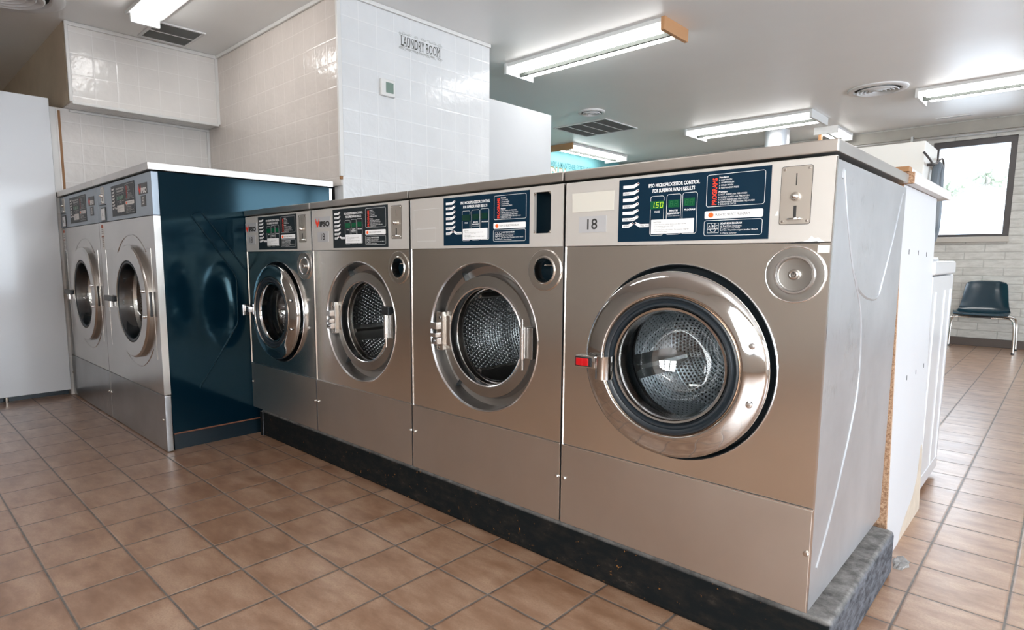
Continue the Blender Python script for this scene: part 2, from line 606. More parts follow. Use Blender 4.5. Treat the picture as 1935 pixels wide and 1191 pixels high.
def flat(bm, pts, y, mi=0, thick=0.0):
    """filled polygon in the xz plane"""
    f = bm.faces.new([bm.verts.new((p[0], y, p[1])) for p in pts])
    f.material_index = mi
    if thick:
        ex = bmesh.ops.extrude_face_region(bm, geom=[f])
        bmesh.ops.translate(bm, verts=[v for v in ex['geom'] if isinstance(v, bmesh.types.BMVert)], vec=(0, thick, 0))
    return bm


def stroke(bm, pts, w, y, closed=True, mi=0):
    n = len(pts)
    P = [Vector((p[0], p[1])) for p in pts]
    a, b = [], []
    for i in range(n):
        if closed: d = P[(i + 1) % n] - P[i - 1]
        else: d = P[min(i + 1, n - 1)] - P[max(i - 1, 0)]
        d.normalize(); nn = Vector((-d.y, d.x)) * w / 2
        a.append(bm.verts.new((P[i].x + nn.x, y, P[i].y + nn.y))); b.append(bm.verts.new((P[i].x - nn.x, y, P[i].y - nn.y)))
    for i in range(n if closed else n - 1):
        j = (i + 1) % n
        bm.faces.new([a[i], a[j], b[j], b[i]]).material_index = mi
    return bm


_tc = {}


def text_geo(body, bold):
    k = (body, bold)
    if k not in _tc:
        cu = bpy.data.curves.new('t', 'FONT')
        cu.body = body; cu.size = 1; cu.offset = bold; cu.resolution_u = 2 if len(body) > 4 else 6
        o = bpy.data.objects.new('t', cu)
        COL.objects.link(o)
        dg = bpy.context.evaluated_depsgraph_get()
        e = o.evaluated_get(dg); me = e.to_mesh()
        vs = [tuple(v.co) for v in me.vertices]; fs = [tuple(p.vertices) for p in me.polygons]
        e.to_mesh_clear()
        bpy.data.objects.remove(o); bpy.data.curves.remove(cu)
        _tc[k] = (vs, fs)
    return _tc[k]


def text(bm, body, h, o, ex=(1, 0, 0), ez=(0, 0, 1), width=None, bold=0.0, align='L', mi=0):
    """h is the capital height; width, when given, squeezes the line to that length"""
    vs, fs = text_geo(body, bold)
    if not vs: return
    s = h / .69
    x0 = min(v[0] for v in vs); x1 = max(v[0] for v in vs)
    sx = s if width is None else width / (x1 - x0)
    wd = (x1 - x0) * sx
    dx = {'L': 0, 'C': -wd / 2, 'R': -wd}[align]
    o = Vector(o); ex = Vector(ex); ez = Vector(ez)
    nv = [bm.verts.new(o + ex * ((v[0] - x0) * sx + dx) + ez * (v[1] * s)) for v in vs]
    for f in fs:
        try: bm.faces.new([nv[i] for i in f]).material_index = mi
        except ValueError: pass


def screw(bm, x, y, z, r, d=.004, seg=14):
    lathe(bm, [(r, 0), (r, -d * .5), (r * .75, -d), (0, -d * 1.1)], x, z, seg, y)


# ------------------------------------------------------------------ room shell
H = 2.86
bm = BM(); box(bm, -8.6, 4.8, -5.3, 8.9, -.12, 0); struct('floor', bm, M_floor, smooth=False)
bm = BM(); box(bm, -8.6, 4.8, -5.3, 8.9, H, H + .15); struct('ceiling', bm, M_ceiling, smooth=False)

# back wall of blocks, with the window opening
WX0, WX1, WZ0, WZ1 = -1.02, -.185, 1.395, 2.62
bm = BM()
box(bm, -8.6, WX0, 8.3, 8.55, 0, H); box(bm, WX1, 4.8, 8.3, 8.55, 0, H)
box(bm, WX0, WX1, 8.3, 8.55, 0, WZ0); box(bm, WX0, WX1, 8.3, 8.55, WZ1, H)
struct('wall_back', bm, M_block, smooth=False)
bm = BM(); box(bm, -5.75, 4.6, 8.268, 8.3, 2.70, 2.84, .004); struct('trim_1', bm, M_header)
bm = BM(); box(bm, -5.75, 4.6, 8.285, 8.3, 0, .105, .004); struct('baseboard_back', bm, M_baseboard)
t = bpy.data.objects.new('window_1', None); t.location = (-.6, 8.4, WZ0); COL.objects.link(t); t['kind'] = 'structure'
bm = BM(); fw = .065
box(bm, WX0, WX1, 8.32, 8.42, WZ1 - fw * 1.2, WZ1, .006); box(bm, WX0, WX1, 8.32, 8.42, WZ0, WZ0 + fw * .55, .006)
box(bm, WX0, WX0 + fw, 8.322, 8.418, WZ0 + .03, WZ1 - .07, .006); box(bm, WX1 - fw, WX1, 8.322, 8.418, WZ0 + .03, WZ1 - .07, .006)
obj('window_frame', bm, M_bronze, t)
bm = BM(); box(bm, WX0 + .05, WX1 - .05, 8.375, 8.381, WZ0 + .02, WZ1 - .06); obj('pane', bm, M_winglass, t, smooth=False)
bm = BM(); box(bm, WX0 - .02, WX1 + .01, 8.255, 8.40, WZ0 - .068, WZ0 + .001, .006); obj('window_sill', bm, M_sill, t)

# teal hall wall on the far left, painted with lettering
bm = BM(); box(bm, -5.95, -5.75, 2.13, 8.3, 0, H); struct('wall_hall', bm, M_teal, smooth=False)
bm = BM()
text(bm, 'AYUDENOS A MANTENER ESTE LUGAR LIMPIO', .085, (-5.747, 5.97, 2.60), (0, 1, 0), width=1.72, bold=.015)
o = obj('painted_lettering', bm, M_tealtext, bpy.data.objects['wall_hall'], smooth=False)
bm = BM()
text(bm, 'DUM', .20, (-5.746, 6.25, 2.365), (0, 1, 0), width=.40, bold=.05)
obj('cream_lettering', bm, M_cream, bpy.data.objects['wall_hall'], smooth=False)
bm = BM()
text(bm, 'DUM', .215, (-5.748, 6.24, 2.358), (0, 1, 0), width=.43, bold=.09)
obj('lettering_outline', bm, M_olive, bpy.data.objects['wall_hall'], smooth=False)

# tiled closet block behind the left machines
bm = BM(); box(bm, -5.75, -3.19, .68, .78, 1.60, H); struct('wall_beige', bm, M_tile_beige, smooth=False)
bm = BM(); box(bm, -3.29, -3.185, .69, 2.13, 0, H); struct('wall_white', bm, M_tile_white, smooth=False)
bm = BM(); box(bm, -5.75, -3.19, 2.03, 2.13, 0, H); struct('wall_closet', bm, M_paint, smooth=False)
bm = BM(); box(bm, -5.75, -3.25, .70, .78, 0, 1.60); struct('wall_lower', bm, M_black, smooth=False)
bm = BM(); box(bm, -3.20, -3.176, .668, .70, 1.66, H, .006); struct('trim_2', bm, M_trimwhite)
bm = BM(); box(bm, -5.1, -3.19, .66, .68, H - .028, H, .006); struct('trim_3', bm, M_trimwhite)
bm = BM(); box(bm, -3.185, -3.165, .70, 2.13, H - .028, H, .006); struct('trim_4', bm, M_trimwhite)
bm = BM(); box(bm, -3.198, -3.183, .672, .69, 1.64, 1.675); struct('trim_5', bm, M_brownwood)

# lower white partition continuing the same plane
bm = BM(); box(bm, -3.27, -3.188, 2.13, 2.972, 0, 2.437, .003); tag(obj('partition_panel', bm, M_partition), 'tall smooth white partition panel continuing from the white tiled wall', 'partition')

# soffit and recessed wall over the left machines
bm = BM(); box(bm, -5.75, -5.10, -.44, .68, 2.27, H, .012); struct('wall_soffit', bm, M_tile_soffit, smooth=False)
bm = BM(); box(bm, -5.10, -5.085, -.44, .68, H - .03, H, .006); box(bm, -5.10, -5.088, -.43, .67, 2.262, 2.285, .005)
box(bm, -5.106, -5.088, -.448, -.425, 2.28, H, .005); box(bm, -5.10, -5.088, .655, .682, 2.28, H, .005)
struct('trim_6', bm, M_trimwhite)
bm = BM(); box(bm, -5.45, -5.352, -.532, .70, 0, 2.27); struct('wall_recess', bm, M_tile_soffit, smooth=False)
bm = BM(); box(bm, -5.352, -5.335, -.40, .68, 2.25, 2.27, .004); box(bm, -5.352, -5.335, .655, .68, 1.6, 2.25, .004); struct('trim_7', bm, M_trimwhite)
bm = BM(); box(bm, -8.6, -5.128, -.450, -.4405, 2.274, H); box(bm, -8.6, -5.46, -.43, -.35, 0, 2.27); struct('wall_tan', bm, M_tan, smooth=False)
bm = BM(); box(bm, -5.40, -5.348, -.5335, -.49, 1.45, 2.268, .004); struct('trim_8', bm, M_trimwhite)
bm = BM(); box(bm, -5.356, -5.346, -.478, -.462, 1.50, 2.25); struct('trim_9', bm, M_brownwood)
bm = BM(); tube(bm, [(-8.5, -.434, H - .004), (-7.0, -.436, H - .008), (-6.0, -.434, H - .003), (-5.11, -.44, H - .006)], .007, 6); struct('trim_10', bm, M_black)

# outer walls: left, street side (behind the camera), shop front with glazing
bm = BM(); box(bm, -8.8, -8.6, -5.3, 8.9, 0, H); struct('wall_left', bm, M_tan, smooth=False)
bm = BM()
SX0, SX1, SZ0, SZ1 = .4, 4.4, .65, 2.55
box(bm, -8.6, SX0, -5.3, -5.1, 0, H); box(bm, SX1, 4.8, -5.3, -5.1, 0, H); box(bm, SX0, SX1, -5.3, -5.1, 0, SZ0); box(bm, SX0, SX1, -5.3, -5.1, SZ1, H)
struct('wall_front', bm, M_backwall, smooth=False)
t = bpy.data.objects.new('added_window_2', None); t.location = (2.4, -5.2, SZ0); COL.objects.link(t); t['kind'] = 'structure'  # unseen window, added so fill light comes in from the street side
bm = BM()
for i in range(5):
    x = SX0 + (SX1 - SX0) * i / 4
    box(bm, x - .05, x + .05, -5.26, -5.14, SZ0, SZ1)
box(bm, SX0, SX1, -5.255, -5.145, SZ0, SZ0 + .06); box(bm, SX0, SX1, -5.255, -5.145, SZ1 - .06, SZ1)
obj('window_frame', bm, M_bronze, t, smooth=False)
bm = BM(); box(bm, SX0 + .03, SX1 - .03, -5.203, -5.197, SZ0 + .03, SZ1 - .03); obj('pane', bm, M_winglass, t, smooth=False)
bm = BM()
FY0, FY1, FZ0, FZ1 = 3.4, 8.1, .35, 2.6
box(bm, 4.6, 4.8, -5.1, -1.7, 0, H); box(bm, 4.6, 4.8, 1.5, FY0, 0, H); box(bm, 4.6, 4.8, -1.7, 1.5, 0, .4); box(bm, 4.6, 4.8, -1.7, 1.5, 2.6, H); box(bm, 4.6, 4.8, FY1, 8.3, 0, H); box(bm, 4.6, 4.8, FY0, FY1, 0, FZ0); box(bm, 4.6, 4.8, FY0, FY1, FZ1, H)
struct('wall_right', bm, M_backwall, smooth=False)
t = bpy.data.objects.new('window_3', None); t.location = (4.7, 1.4, FZ0); COL.objects.link(t); t['kind'] = 'structure'
bm = BM()
for i in range(4):
    y = FY0 + (FY1 - FY0) * i / 3
    box(bm, 4.64, 4.76, y - .05, y + .05, FZ0, FZ1)
box(bm, 4.645, 4.755, FY0, FY1, FZ0, FZ0 + .06); box(bm, 4.645, 4.755, FY0, FY1, FZ1 - .06, FZ1)
obj('window_frame', bm, M_bronze, t, smooth=False)
bm = BM(); box(bm, 4.697, 4.703, FY0 + .03, FY1 - .03, FZ0 + .03, FZ1 - .03); obj('pane', bm, M_winglass, t, smooth=False)

t = bpy.data.objects.new('added_window_4', None); t.location = (4.7, -.1, .4); COL.objects.link(t); t['kind'] = 'structure'  # unseen extra window, added to light the left end of the room
bm = BM()
for y in (-1.65, -.1, 1.45): box(bm, 4.64, 4.76, y - .05, y + .05, .4, 2.6)
box(bm, 4.645, 4.755, -1.7, 1.5, .4, .46); box(bm, 4.645, 4.755, -1.7, 1.5, 2.54, 2.6)
obj('window_frame', bm, M_bronze, t, smooth=False)
bm = BM(); box(bm, 4.697, 4.703, -1.66, 1.46, .43, 2.57); obj('pane', bm, M_winglass, t, smooth=False)

# outdoors behind the back window: rising pavement and trees
bm = BM()
quad(bm, [(-60, 8.95, -.1), (60, 8.95, -.1), (60, 40, 4.45), (-60, 40, 4.45)]); quad(bm, [(-60, 40, 4.45), (60, 40, 4.45), (90, 140, 6.0), (-90, 140, 6.0)])
quad(bm, [(4.81, -60, -.1), (60, -60, -.1), (60, 8.95, -.1), (4.81, 8.95, -.1)])
quad(bm, [(-60, -60, -.1), (4.81, -60, -.1), (4.81, -5.31, -.1), (-60, -5.31, -.1)])
struct('ground_outside', bm, M_concrete, smooth=False)


def tree(x, y, z, s, label, seed):
    rnd = random.Random(seed)
    r = thing('tree', label, 'tree', (x, y, z), 'trees beyond the pavement')
    bm = BM(); tube(bm, [(x, y, z - .2), (x + .05 * s, y, z + .9 * s), (x, y, z + 1.6 * s)], [.12 * s, .09 * s, .05 * s], 8)
    for k in range(4):
        a = k * 1.7
        tube(bm, [(x, y, z + .9 * s), (x + .7 * s * math.cos(a), y + .5 * s * math.sin(a), z + 1.7 * s)], [.06 * s, .02 * s], 6)
    obj('trunk', bm, M_bark, r)
    bm = BM()
    for k in range(11):
        c = Vector((x + rnd.uniform(-1.1, 1.1) * s, y + rnd.uniform(-.6, .6) * s, z + rnd.uniform(1.0, 2.1) * s))
        q = bmesh.ops.create_icosphere(bm, subdivisions=3, radius=rnd.uniform(.35, .62) * s)
        for v in q['verts']:
            v.co *= 1 + rnd.uniform(-.22, .22)
            v.co = v.co + c
    obj('crown', bm, M_leaf, r, smooth=False)


tree(-3.3, 41, 4.5, .62, 'pale green tree seen through the back window, tallest, right of centre', 3)
tree(-4.8, 43, 4.5, .50, 'lower pale tree seen at the left side of the back window', 5)
tree(-2.0, 45, 4.55, .50, 'small pale tree seen at the right side of the back window', 8)

# ------------------------------------------------------------------ ceiling fittings


def fluorescent(name, label, x0, x1, y0, y1, along, endmat, drop=.085):
    r = thing(name, label, 'ceiling light', ((x0 + x1) / 2, (y0 + y1) / 2, H - drop), 'fluorescent ceiling lights')
    bm = BM()
    e = .03
    if along == 'x': box(bm, x0 + e, x1 - e, y0, y1, H - .030, H, .004)
    else: box(bm, x0, x1, y0 + e, y1 - e, H - .030, H, .004)
    obj('tray', bm, M_fixture, r)
    bm = BM()
    if along == 'x': box(bm, x0 + e, x1 - e, (y0 + y1) / 2 - .012, (y0 + y1) / 2 + .012, H - .084, H - .030, .003)
    else: box(bm, (x0 + x1) / 2 - .012, (x0 + x1) / 2 + .012, y0 + e, y1 - e, H - .084, H - .030, .003)
    obj('centre_rib', bm, M_ribdark, r)
    for s in (0, 1):
        bm = BM()
        if along == 'x': box(bm, (x0, x1 - e)[s], (x0 + e, x1)[s], y0 - .01, y1 + .01, H - drop - .01, H, .003)
        else: box(bm, x0 - .01, x1 + .01, (y0, y1 - e)[s], (y0 + e, y1)[s], H - drop - .01, H, .003)
        obj('end_plate', bm, endmat[s], r)
    for s in (0, 1):
        bm = BM()
        wd = (y1 - y0) if along == 'x' else (x1 - x0)
        c = (y0 if along == 'x' else x0) + wd * (.255, .745)[s]
        rr = wd * .15
        n = 12
        lo, hi = (x0, x1) if along == 'x' else (y0, y1)
        lo += e + .05; hi -= e + .05
        prof = [(rr * math.cos(PI * k / n), -.044 * math.sin(PI * k / n) - .004) for k in range(n + 1)]
        A = []; B = []
        for a, z in prof:
            for lst, q in ((A, lo), (B, hi)):
                lst.append(bm.verts.new((q, c + a, H - .030 + z) if along == 'x' else (c + a, q, H - .030 + z)))
        for k in range(n): bm.faces.new([A[k], A[k + 1], B[k + 1], B[k]])
        bm.faces.new(A); bm.faces.new(B[::-1]); bm.faces.new([A[0], B[0], B[-1], A[-1]])
        obj('tube', bm, M_tubeglow, r, recalc=True)
        for q in (lo - .012, hi + .012):
            bm = BM()
            if along == 'x': box(bm, q - .012, q + .012, c - .02, c + .02, H - .07, H - .03, .003)
            else: box(bm, c - .02, c + .02, q - .012, q + .012, H - .07, H - .03, .003)
            obj('socket', bm, M_fixture, r)
    return r


fluorescent('ceiling_light', 'twin tube ceiling light with a broad orange wood end plate, nearest over the machines', -3.42, -1.85, 2.58, 2.94, 'x', (M_fixture, M_wood))
fluorescent('ceiling_light', 'twin tube ceiling light with a wood end beside the teal wall', -5.58, -5.17, 6.02, 7.60, 'y', (M_wood, M_fixture))
fluorescent('ceiling_light', 'white ended twin tube ceiling light in front of the silver duct', -3.50, -1.92, 6.30, 6.92, 'x', (M_fixture, M_fixture))
fluorescent('ceiling_light', 'twin tube ceiling light at the right edge of the photo beside the round diffuser', -.90, .75, 6.12, 6.62, 'x', (M_fixture, M_fixture))
fluorescent('ceiling_light', 'small distant ceiling light past the silver duct, mostly hidden', -2.22, -1.95, 7.45, 8.2, 'y', (M_fixture, M_fixture))

fluorescent('ceiling_light', 'added unseen twin tube ceiling light behind the photographer, over the open floor', -3.1, -1.55, -3.0, -2.62, 'x', (M_fixture, M_fixture))  # added out of view to brighten the front of the room
fluorescent('ceiling_light', 'added unseen twin tube ceiling light behind the photographer, nearer the shop front', .4, 1.95, -3.0, -2.62, 'x', (M_fixture, M_fixture))  # extra fixture out of view, added as fill for the front zone
fluorescent('ceiling_light', 'added unseen twin tube ceiling light over the aisle to the right of the photo', 1.5, 3.05, 1.2, 1.58, 'x', (M_fixture, M_fixture))  # out of view, added to raise the general light level

fluorescent('ceiling_light', 'added unseen twin tube ceiling light far left behind the photographer', -7.0, -5.45, -3.0, -2.62, 'x', (M_fixture, M_fixture))  # unseen fixture, added to lift the dim left ceiling and walls
# wrap-lens light over the left machines
r = thing('ceiling_light', 'rounded white wrap lens ceiling light at the top left beside the double grille', 'ceiling light', (-3.95, -.07, H - .08), 'fluorescent ceiling lights')
bm = BM(); box(bm, -4.58, -3.3, -.18, .05, H - .025, H, .004); obj('tray', bm, M_fixture, r)
bm = BM()
prof = [(.085 * math.cos(PI * k / 12), -.055 * math.sin(PI * k / 12)) for k in range(13)]
A = [bm.verts.new((-4.52, -.065 + a, H - .022 + z)) for a, z in prof]; B = [bm.verts.new((-3.34, -.065 + a, H - .022 + z)) for a, z in prof]
for k in range(12): bm.faces.new([A[k], A[k + 1], B[k + 1], B[k]])
bm.faces.new(A); bm.faces.new(B[::-1]); bm.faces.new([A[0], B[0], B[-1], A[-1]])
obj('lens', bm, M_tubeglow, r, recalc=True)
for s in (-4.55, -3.34):
    bm = BM(); box(bm, s, s + .03, -.165, .035, H - .085, H, .012); obj('end_cap', bm, M_fixture, r)


def diffuser(x, y, R, label, rings=5):
    r = thing('ceiling_vent', label, 'air vent', (x, y, H), 'round ceiling diffusers')
    bm = BM(); lathe(bm, [(R, 0), (R, -.012), (R * .93, -.022), (R * .80, -.020), (R * .76, -.004)], x, y, 48, H, axis='z'); obj('flange', bm, M_ventwhite, r)
    bm = BM(); lathe(bm, [(R * .78, -.002), (0, -.002)], x, y, 40, H, axis='z'); obj('opening', bm, M_ventdark, r)
    for k in range(rings):
        q = R * .70 * (1 - k / (rings + .3))
        bm = BM(); lathe(bm, [(q, -.028), (q * .965, -.034), (q * .84 - .004, -.006), (q * .87 - .002, -.004)], x, y, 40, H, axis='z', close=True); obj('cone_ring', bm, M_ventwhite, r)
    return r


diffuser(-4.79, -.88, .38, 'large round ceiling diffuser at the top left corner above the tall white box')
diffuser(-1.18, 5.84, .27, 'round ceiling diffuser beside the light at the right edge')
diffuser(-3.87, 4.62, .16, 'small round ceiling diffuser behind the four-section grille', 3)


def grille(x0, x1, y0, y1, n, label):
    r = thing('ceiling_grille', label, 'air vent', ((x0 + x1) / 2, (y0 + y1) / 2, H), 'louvred return air grilles')
    b = .022
    bm = BM()
    box(bm, x0, x1, y0, y0 + b, H - .012, H, .003); box(bm, x0, x1, y1 - b, y1, H - .012, H, .003)
    box(bm, x0, x0 + b, y0 + b, y1 - b, H - .012, H, .003); box(bm, x1 - b, x1, y0 + b, y1 - b, H - .012, H, .003)
    for k in range(1, n):
        x = x0 + (x1 - x0) * k / n
        box(bm, x - .007, x + .007, y0 + b, y1 - b, H - .011, H, .002)
    obj('frame', bm, M_ventwhite, r)
    bm = BM(); quad(bm, [(x0 + b, y0 + b, H - .001), (x1 - b, y0 + b, H - .001), (x1 - b, y1 - b, H - .001), (x0 + b, y1 - b, H - .001)]); obj('opening', bm, M_ventgrey, r, smooth=False)
    bm = BM()
    k = x0 + b + .008
    while k < x1 - b - .006:
        quad(bm, [(k, y0 + b, H - .002), (k, y1 - b, H - .002), (k + .008, y1 - b, H - .010), (k + .008, y0 + b, H - .010)])
        k += .0135
    obj('louvres', bm, M_grille, r, smooth=False)


grille(-5.03, -4.60, .03, .395, 2, 'two-section grey ceiling grille above the left machines')
grille(-4.76, -3.93, 5.02, 5.80, 4, 'four-section grey ceiling grille past the white partition')
grille(-.96, -.60, 7.86, 7.95, 1, 'narrow slot grille in the ceiling near the back window')

r = thing('ventilation_duct', 'round silver ventilation duct coming down from the ceiling behind the machines', 'duct', (-2.62, 7.4, 1.9))
bm = BM(); lathe(bm, [(.155, 0), (.155, -.42), (.161, -.43), (.161, -.46), (.155, -.47), (.155, -1.0)], -2.66, 7.35, 36, H, axis='z'); obj('pipe', bm, M_duct, r)
r = thing('pipe_bracket', 'dark pipe hanger bracket beside the silver duct', 'bracket', (-2.3, 7.75, 2.6))
bm = BM(); box(bm, -2.42, -1.98, 7.72, 7.78, 2.62, 2.66); box(bm, -2.42, -2.38, 7.72, 7.78, 2.3, 2.62); box(bm, -2.02, -1.98, 7.72, 7.78, 2.3, 2.62); obj('strap', bm, M_bronze, r)
bm = BM(); box(bm, -2.24, -2.20, 7.70, 7.74, 2.3, H); obj('hanger', bm, M_brownwood, r)
bm = BM(); tube(bm, [(-5.7, 8.235, 2.675), (4.5, 8.235, 2.675)], .016, 8)
for x in (-2.6, -1.25, .0, 1.6): box(bm, x - .012, x + .012, 8.21, 8.268, 2.655, 2.72)
tag(obj('conduit', bm, M_conduit), 'thin grey conduit pipe running along the top of the block wall', 'pipe')

# ------------------------------------------------------------------ control panel shared by all the machines


def control_panel(root, x0, x1, z0, z1, y, base, lit, white=M_white, button=True, dim=False):
    """printed control panel: a part, its print and windows are sub-parts"""
    Wd, Hd = x1 - x0, z1 - z0
    def X(u): return x0 + Wd * u
    def Z(v): return z1 - Hd * v
    bm = BM(); box(bm, x0, x1, y - .0016, y, z0, z1)
    pnl = obj('control_panel', bm, base, root, smooth=False)
    y1, y2, y3 = y - .0022, y - .0028, y - .0034
    bm = BM()
    fl = ['', 'WASH', '', 'RINSE', '', 'FINAL RINSE', 'SPIN']
    for k in range(7):
        v = .12 + .1045 * k
        hh = .052
        ue = .118 if k < 6 else .085
        ud = .147 if k < 6 else .113
        pts = [(X(.033), Z(v + hh / 2)), (X(ue), Z(v + hh / 2)), (X(ud + .006), Z(v - .022)), (X(ud + .008), Z(v - .045)), (X(ud), Z(v - .060)), (X(ud - .010), Z(v - .052)), (X(ue - .008), Z(v - hh / 2)), (X(.033), Z(v - hh / 2))]
        flat(bm, pts[::-1], y1)
    v = .12 + .1045 * 6; hh = .052
    flat(bm, [(X(.235), Z(v + hh / 2)), (X(.165), Z(v + hh / 2)), (X(.130), Z(v - .022)), (X(.128), Z(v - .045)), (X(.135), Z(v - .060)), (X(.145), Z(v - .052)), (X(.172), Z(v - hh / 2)), (X(.235), Z(v - hh / 2))], y1)
    obj('status_flags', bm, white, pnl, smooth=False)
    bm = BM(); flat(bm, rrect(X(.615), X(.965), Z(.692), Z(.578), .004), y1); obj('push_strip', bm, white, pnl, smooth=False)
    bm = BM()
    for (a, b, c, d) in ((.243, .338, .30, .905), (.358, .455, .29, .90), (.467, .563, .28, .895), (.622, .968, .055, .515), (.615, .963, .715, .935)):
        stroke(bm, rrect(X(a), X(b), Z(d), Z(c), .006), .0011, y1)
    # soap box diagram
    for seg in ([(.636, .755), (.706, .755), (.706, .895), (.636, .895)],): stroke(bm, [(X(a), Z(b)) for a, b in seg], .0011, y1)
    for seg in ([(.659, .755), (.659, .84)], [(.683, .755), (.683, .84)], [(.636, .84), (.706, .84)]): stroke(bm, [(X(a), Z(b)) for a, b in seg], .0011, y1, closed=False)
    stroke(bm, [(X(.671 + .018 * math.cos(a)), Z(.845 + .038 * math.sin(a))) for a in [PI * k / 8 for k in range(9)]], .0011, y1, closed=False)
    for k, ch in enumerate('ABC'): text(bm, ch, .0055, (X((.6475, .671, .6945)[k]), y1, Z(.815)), align='C', bold=.02)
    text(bm, 'IPSO MICROPROCESSOR CONTROL', .0098, (X(.40), y1, Z(.158)), width=Wd * .352, align='C', bold=.03)
    text(bm, 'FOR SUPERIOR WASH RESULTS', .0098, (X(.40), y1, Z(.242)), width=Wd * .29, align='C', bold=.03)
    text(bm, 'PRICE', .0046, (X(.291), y1, Z(.555)), align='C', bold=.03, width=Wd * .037)
    text(bm, 'MINUTES', .0046, (X(.407), y1, Z(.548)), align='C', bold=.03, width=Wd * .056)
    text(bm, 'REMAINING*', .0046, (X(.407), y1, Z(.592)), align='C', bold=.03, width=Wd * .084)
    text(bm, '*corrects automatically', .0022, (X(.407), y1, Z(.622)), align='C', width=Wd * .082)
    text(bm, 'PROGRAM', .0046, (X(.515), y1, Z(.548)), align='C', bold=.03, width=Wd * .072)
    rows = [(.115, 'Standard', .055, .03), (.155, '1. HOT WASH', .077, 0), (.193, '2. WARM WASH', .09, 0), (.231, '3. COLD WASH', .086, 0), (.269, '4. PERMANENT PRESS', .122, 0),
            (.325, 'Premium', .053, .03), (.364, '5. HOT WASH with PRE-WASH', .17, 0), (.402, '6. WARM WASH with PRE-WASH', .184, 0), (.440, '7. COLD WASH with PRE-WASH', .18, 0), (.474, '8. PERMANENT PRESS with PRE-WASH', .215, 0), (.505, '9. DELICATE CYCLE', .108, 0)]
    for v, s, w, b in rows: text(bm, s, .0042, (X(.697), y1, Z(v * .985)), width=Wd * w, bold=b)
    text(bm, 'SOAP BOX DIAGRAM', .0046, (X(.717), y1, Z(.775)), width=Wd * .128, bold=.03)
    for v, s, w in ((.812, 'A. Pre-Wash Detergent', .128), (.840, '    (Programs 5-8 Only)', .118), (.870, 'B. Main Wash Detergent and/or Bleach', .222), (.912, 'C. Fabric Softener', .10)):
        text(bm, s, .0038, (X(.717), y1, Z(v)), width=Wd * w)
    obj('white_print', bm, white, pnl, smooth=False)
    bm = BM()
    text(bm, 'PROGRAMS', .0125, (X(.686), y1, Z(.490)), ex=(0, 0, 1), ez=(-1, 0, 0), width=Hd * .385, bold=.025)
    obj('red_print', bm, M_redprint, pnl, smooth=False)
    bm = BM()
    for k in range(7):
        v = .12 + .1045 * k
        if fl[k]: text(bm, fl[k], .0046, (X(.042), y2, Z(v + .013)), width=Wd * (.014 + .0065 * len(fl[k])))
    text(bm, 'FINAL SPIN', .0046, (X(.172), y2, Z(.12 + .1045 * 6 + .013)), width=Wd * .055)
    text(bm, 'PUSH TO SELECT PROGRAM', .0062, (X(.684), y2, Z(.651)), width=Wd * .205)
    for v, s, w in ((.715, 'DIRECTIONS', .055), (.748, '- Open door by pushing button on door handle.', .23), (.776, '- Load machine and close door.', .145), (.803, '- Select program.', .085), (.831, '- Add detergent and softener. See soapbox diagram.', .25), (.858, '- Insert coins to start.', .10)):
        text(bm, s, .0030, (X(.270), y - .0042, Z(v)), width=Wd * w)
    obj('dark_print', bm, M_darkprint, pnl, smooth=False)
    bm = BM()
    for k in range(7):
        v = .12 + .1045 * k - .040
        lathe(bm, [(.0021, 0), (.0018, -.0012), (0, -.0016)], X(.146 if k < 6 else .112), Z(v), 10, y1)
    lathe(bm, [(.0021, 0), (.0018, -.0012), (0, -.0016)], X(.134), Z(.12 + .1045 * 6 - .040), 10, y1)
    obj('indicator_lamps', bm, mat('indicator_lamp_red', (.12, .012, .01), .3), pnl)
    bm = BM(); box(bm, X(.252), X(.548), y - .0040, y - .0016, Z(.885), Z(.665), .0015); obj('instruction_card', bm, white, pnl)
    for k, (a, b, c, d) in enumerate(((.243, .340, .375, .50), (.371, .445, .375, .49), (.476, .548, .362, .482))):
        bm = BM(); box(bm, X(a), X(b), y - .0034, y - .0016, Z(d), Z(c)); w = obj('digit_window', bm, M_greydim if dim else M_greydisp, pnl, smooth=False)
    # seven segment digits
    def digit(bm, ch, cx, cz, w, h, yy):
        segs = {'0': 'abcdef', '1': 'bc', '5': 'acdfg', '8': 'abcdefg'}[ch]
        t_ = w * .17
        co = {'a': (-w / 2, w / 2, h / 2 - t_, h / 2), 'd': (-w / 2, w / 2, -h / 2, -h / 2 + t_), 'g': (-w / 2, w / 2, -t_ / 2, t_ / 2),
              'b': (w / 2 - t_, w / 2, t_ * .4, h / 2 - t_ * .4), 'c': (w / 2 - t_, w / 2, -h / 2 + t_ * .4, -t_ * .4), 'f': (-w / 2, -w / 2 + t_, t_ * .4, h / 2 - t_ * .4), 'e': (-w / 2, -w / 2 + t_, -h / 2 + t_ * .4, -t_ * .4)}
        for s in segs:
            a, b, c, d = co[s]
            flat(bm, [(cx + a + c * .12, cz + c), (cx + b + c * .12, cz + c), (cx + b + d * .12, cz + d), (cx + a + d * .12, cz + d)], yy)
    if lit:
        bm = BM()
        for ch, u in (('1', .262), ('5', .293), ('0', .324)): digit(bm, ch, X(u), Z(.437), Wd * .019, Hd * .085, y - .0040)
        flat(bm, [(X(.272), Z(.478)), (X(.275), Z(.478)), (X(.275), Z(.470)), (X(.272), Z(.470))], y - .0040)
        obj('lit_digits', bm, M_digit, pnl, smooth=False)
    if not dim:
        bm = BM()
        for u, v in ((.392, .432), (.424, .432), (.496, .422), (.528, .422)) if lit else (): digit(bm, '8', X(u), Z(v), Wd * .019, Hd * .08, y - .0040)
        if lit: obj('unlit_digits', bm, M_digitdim, pnl, smooth=False)
        else: bm.free()
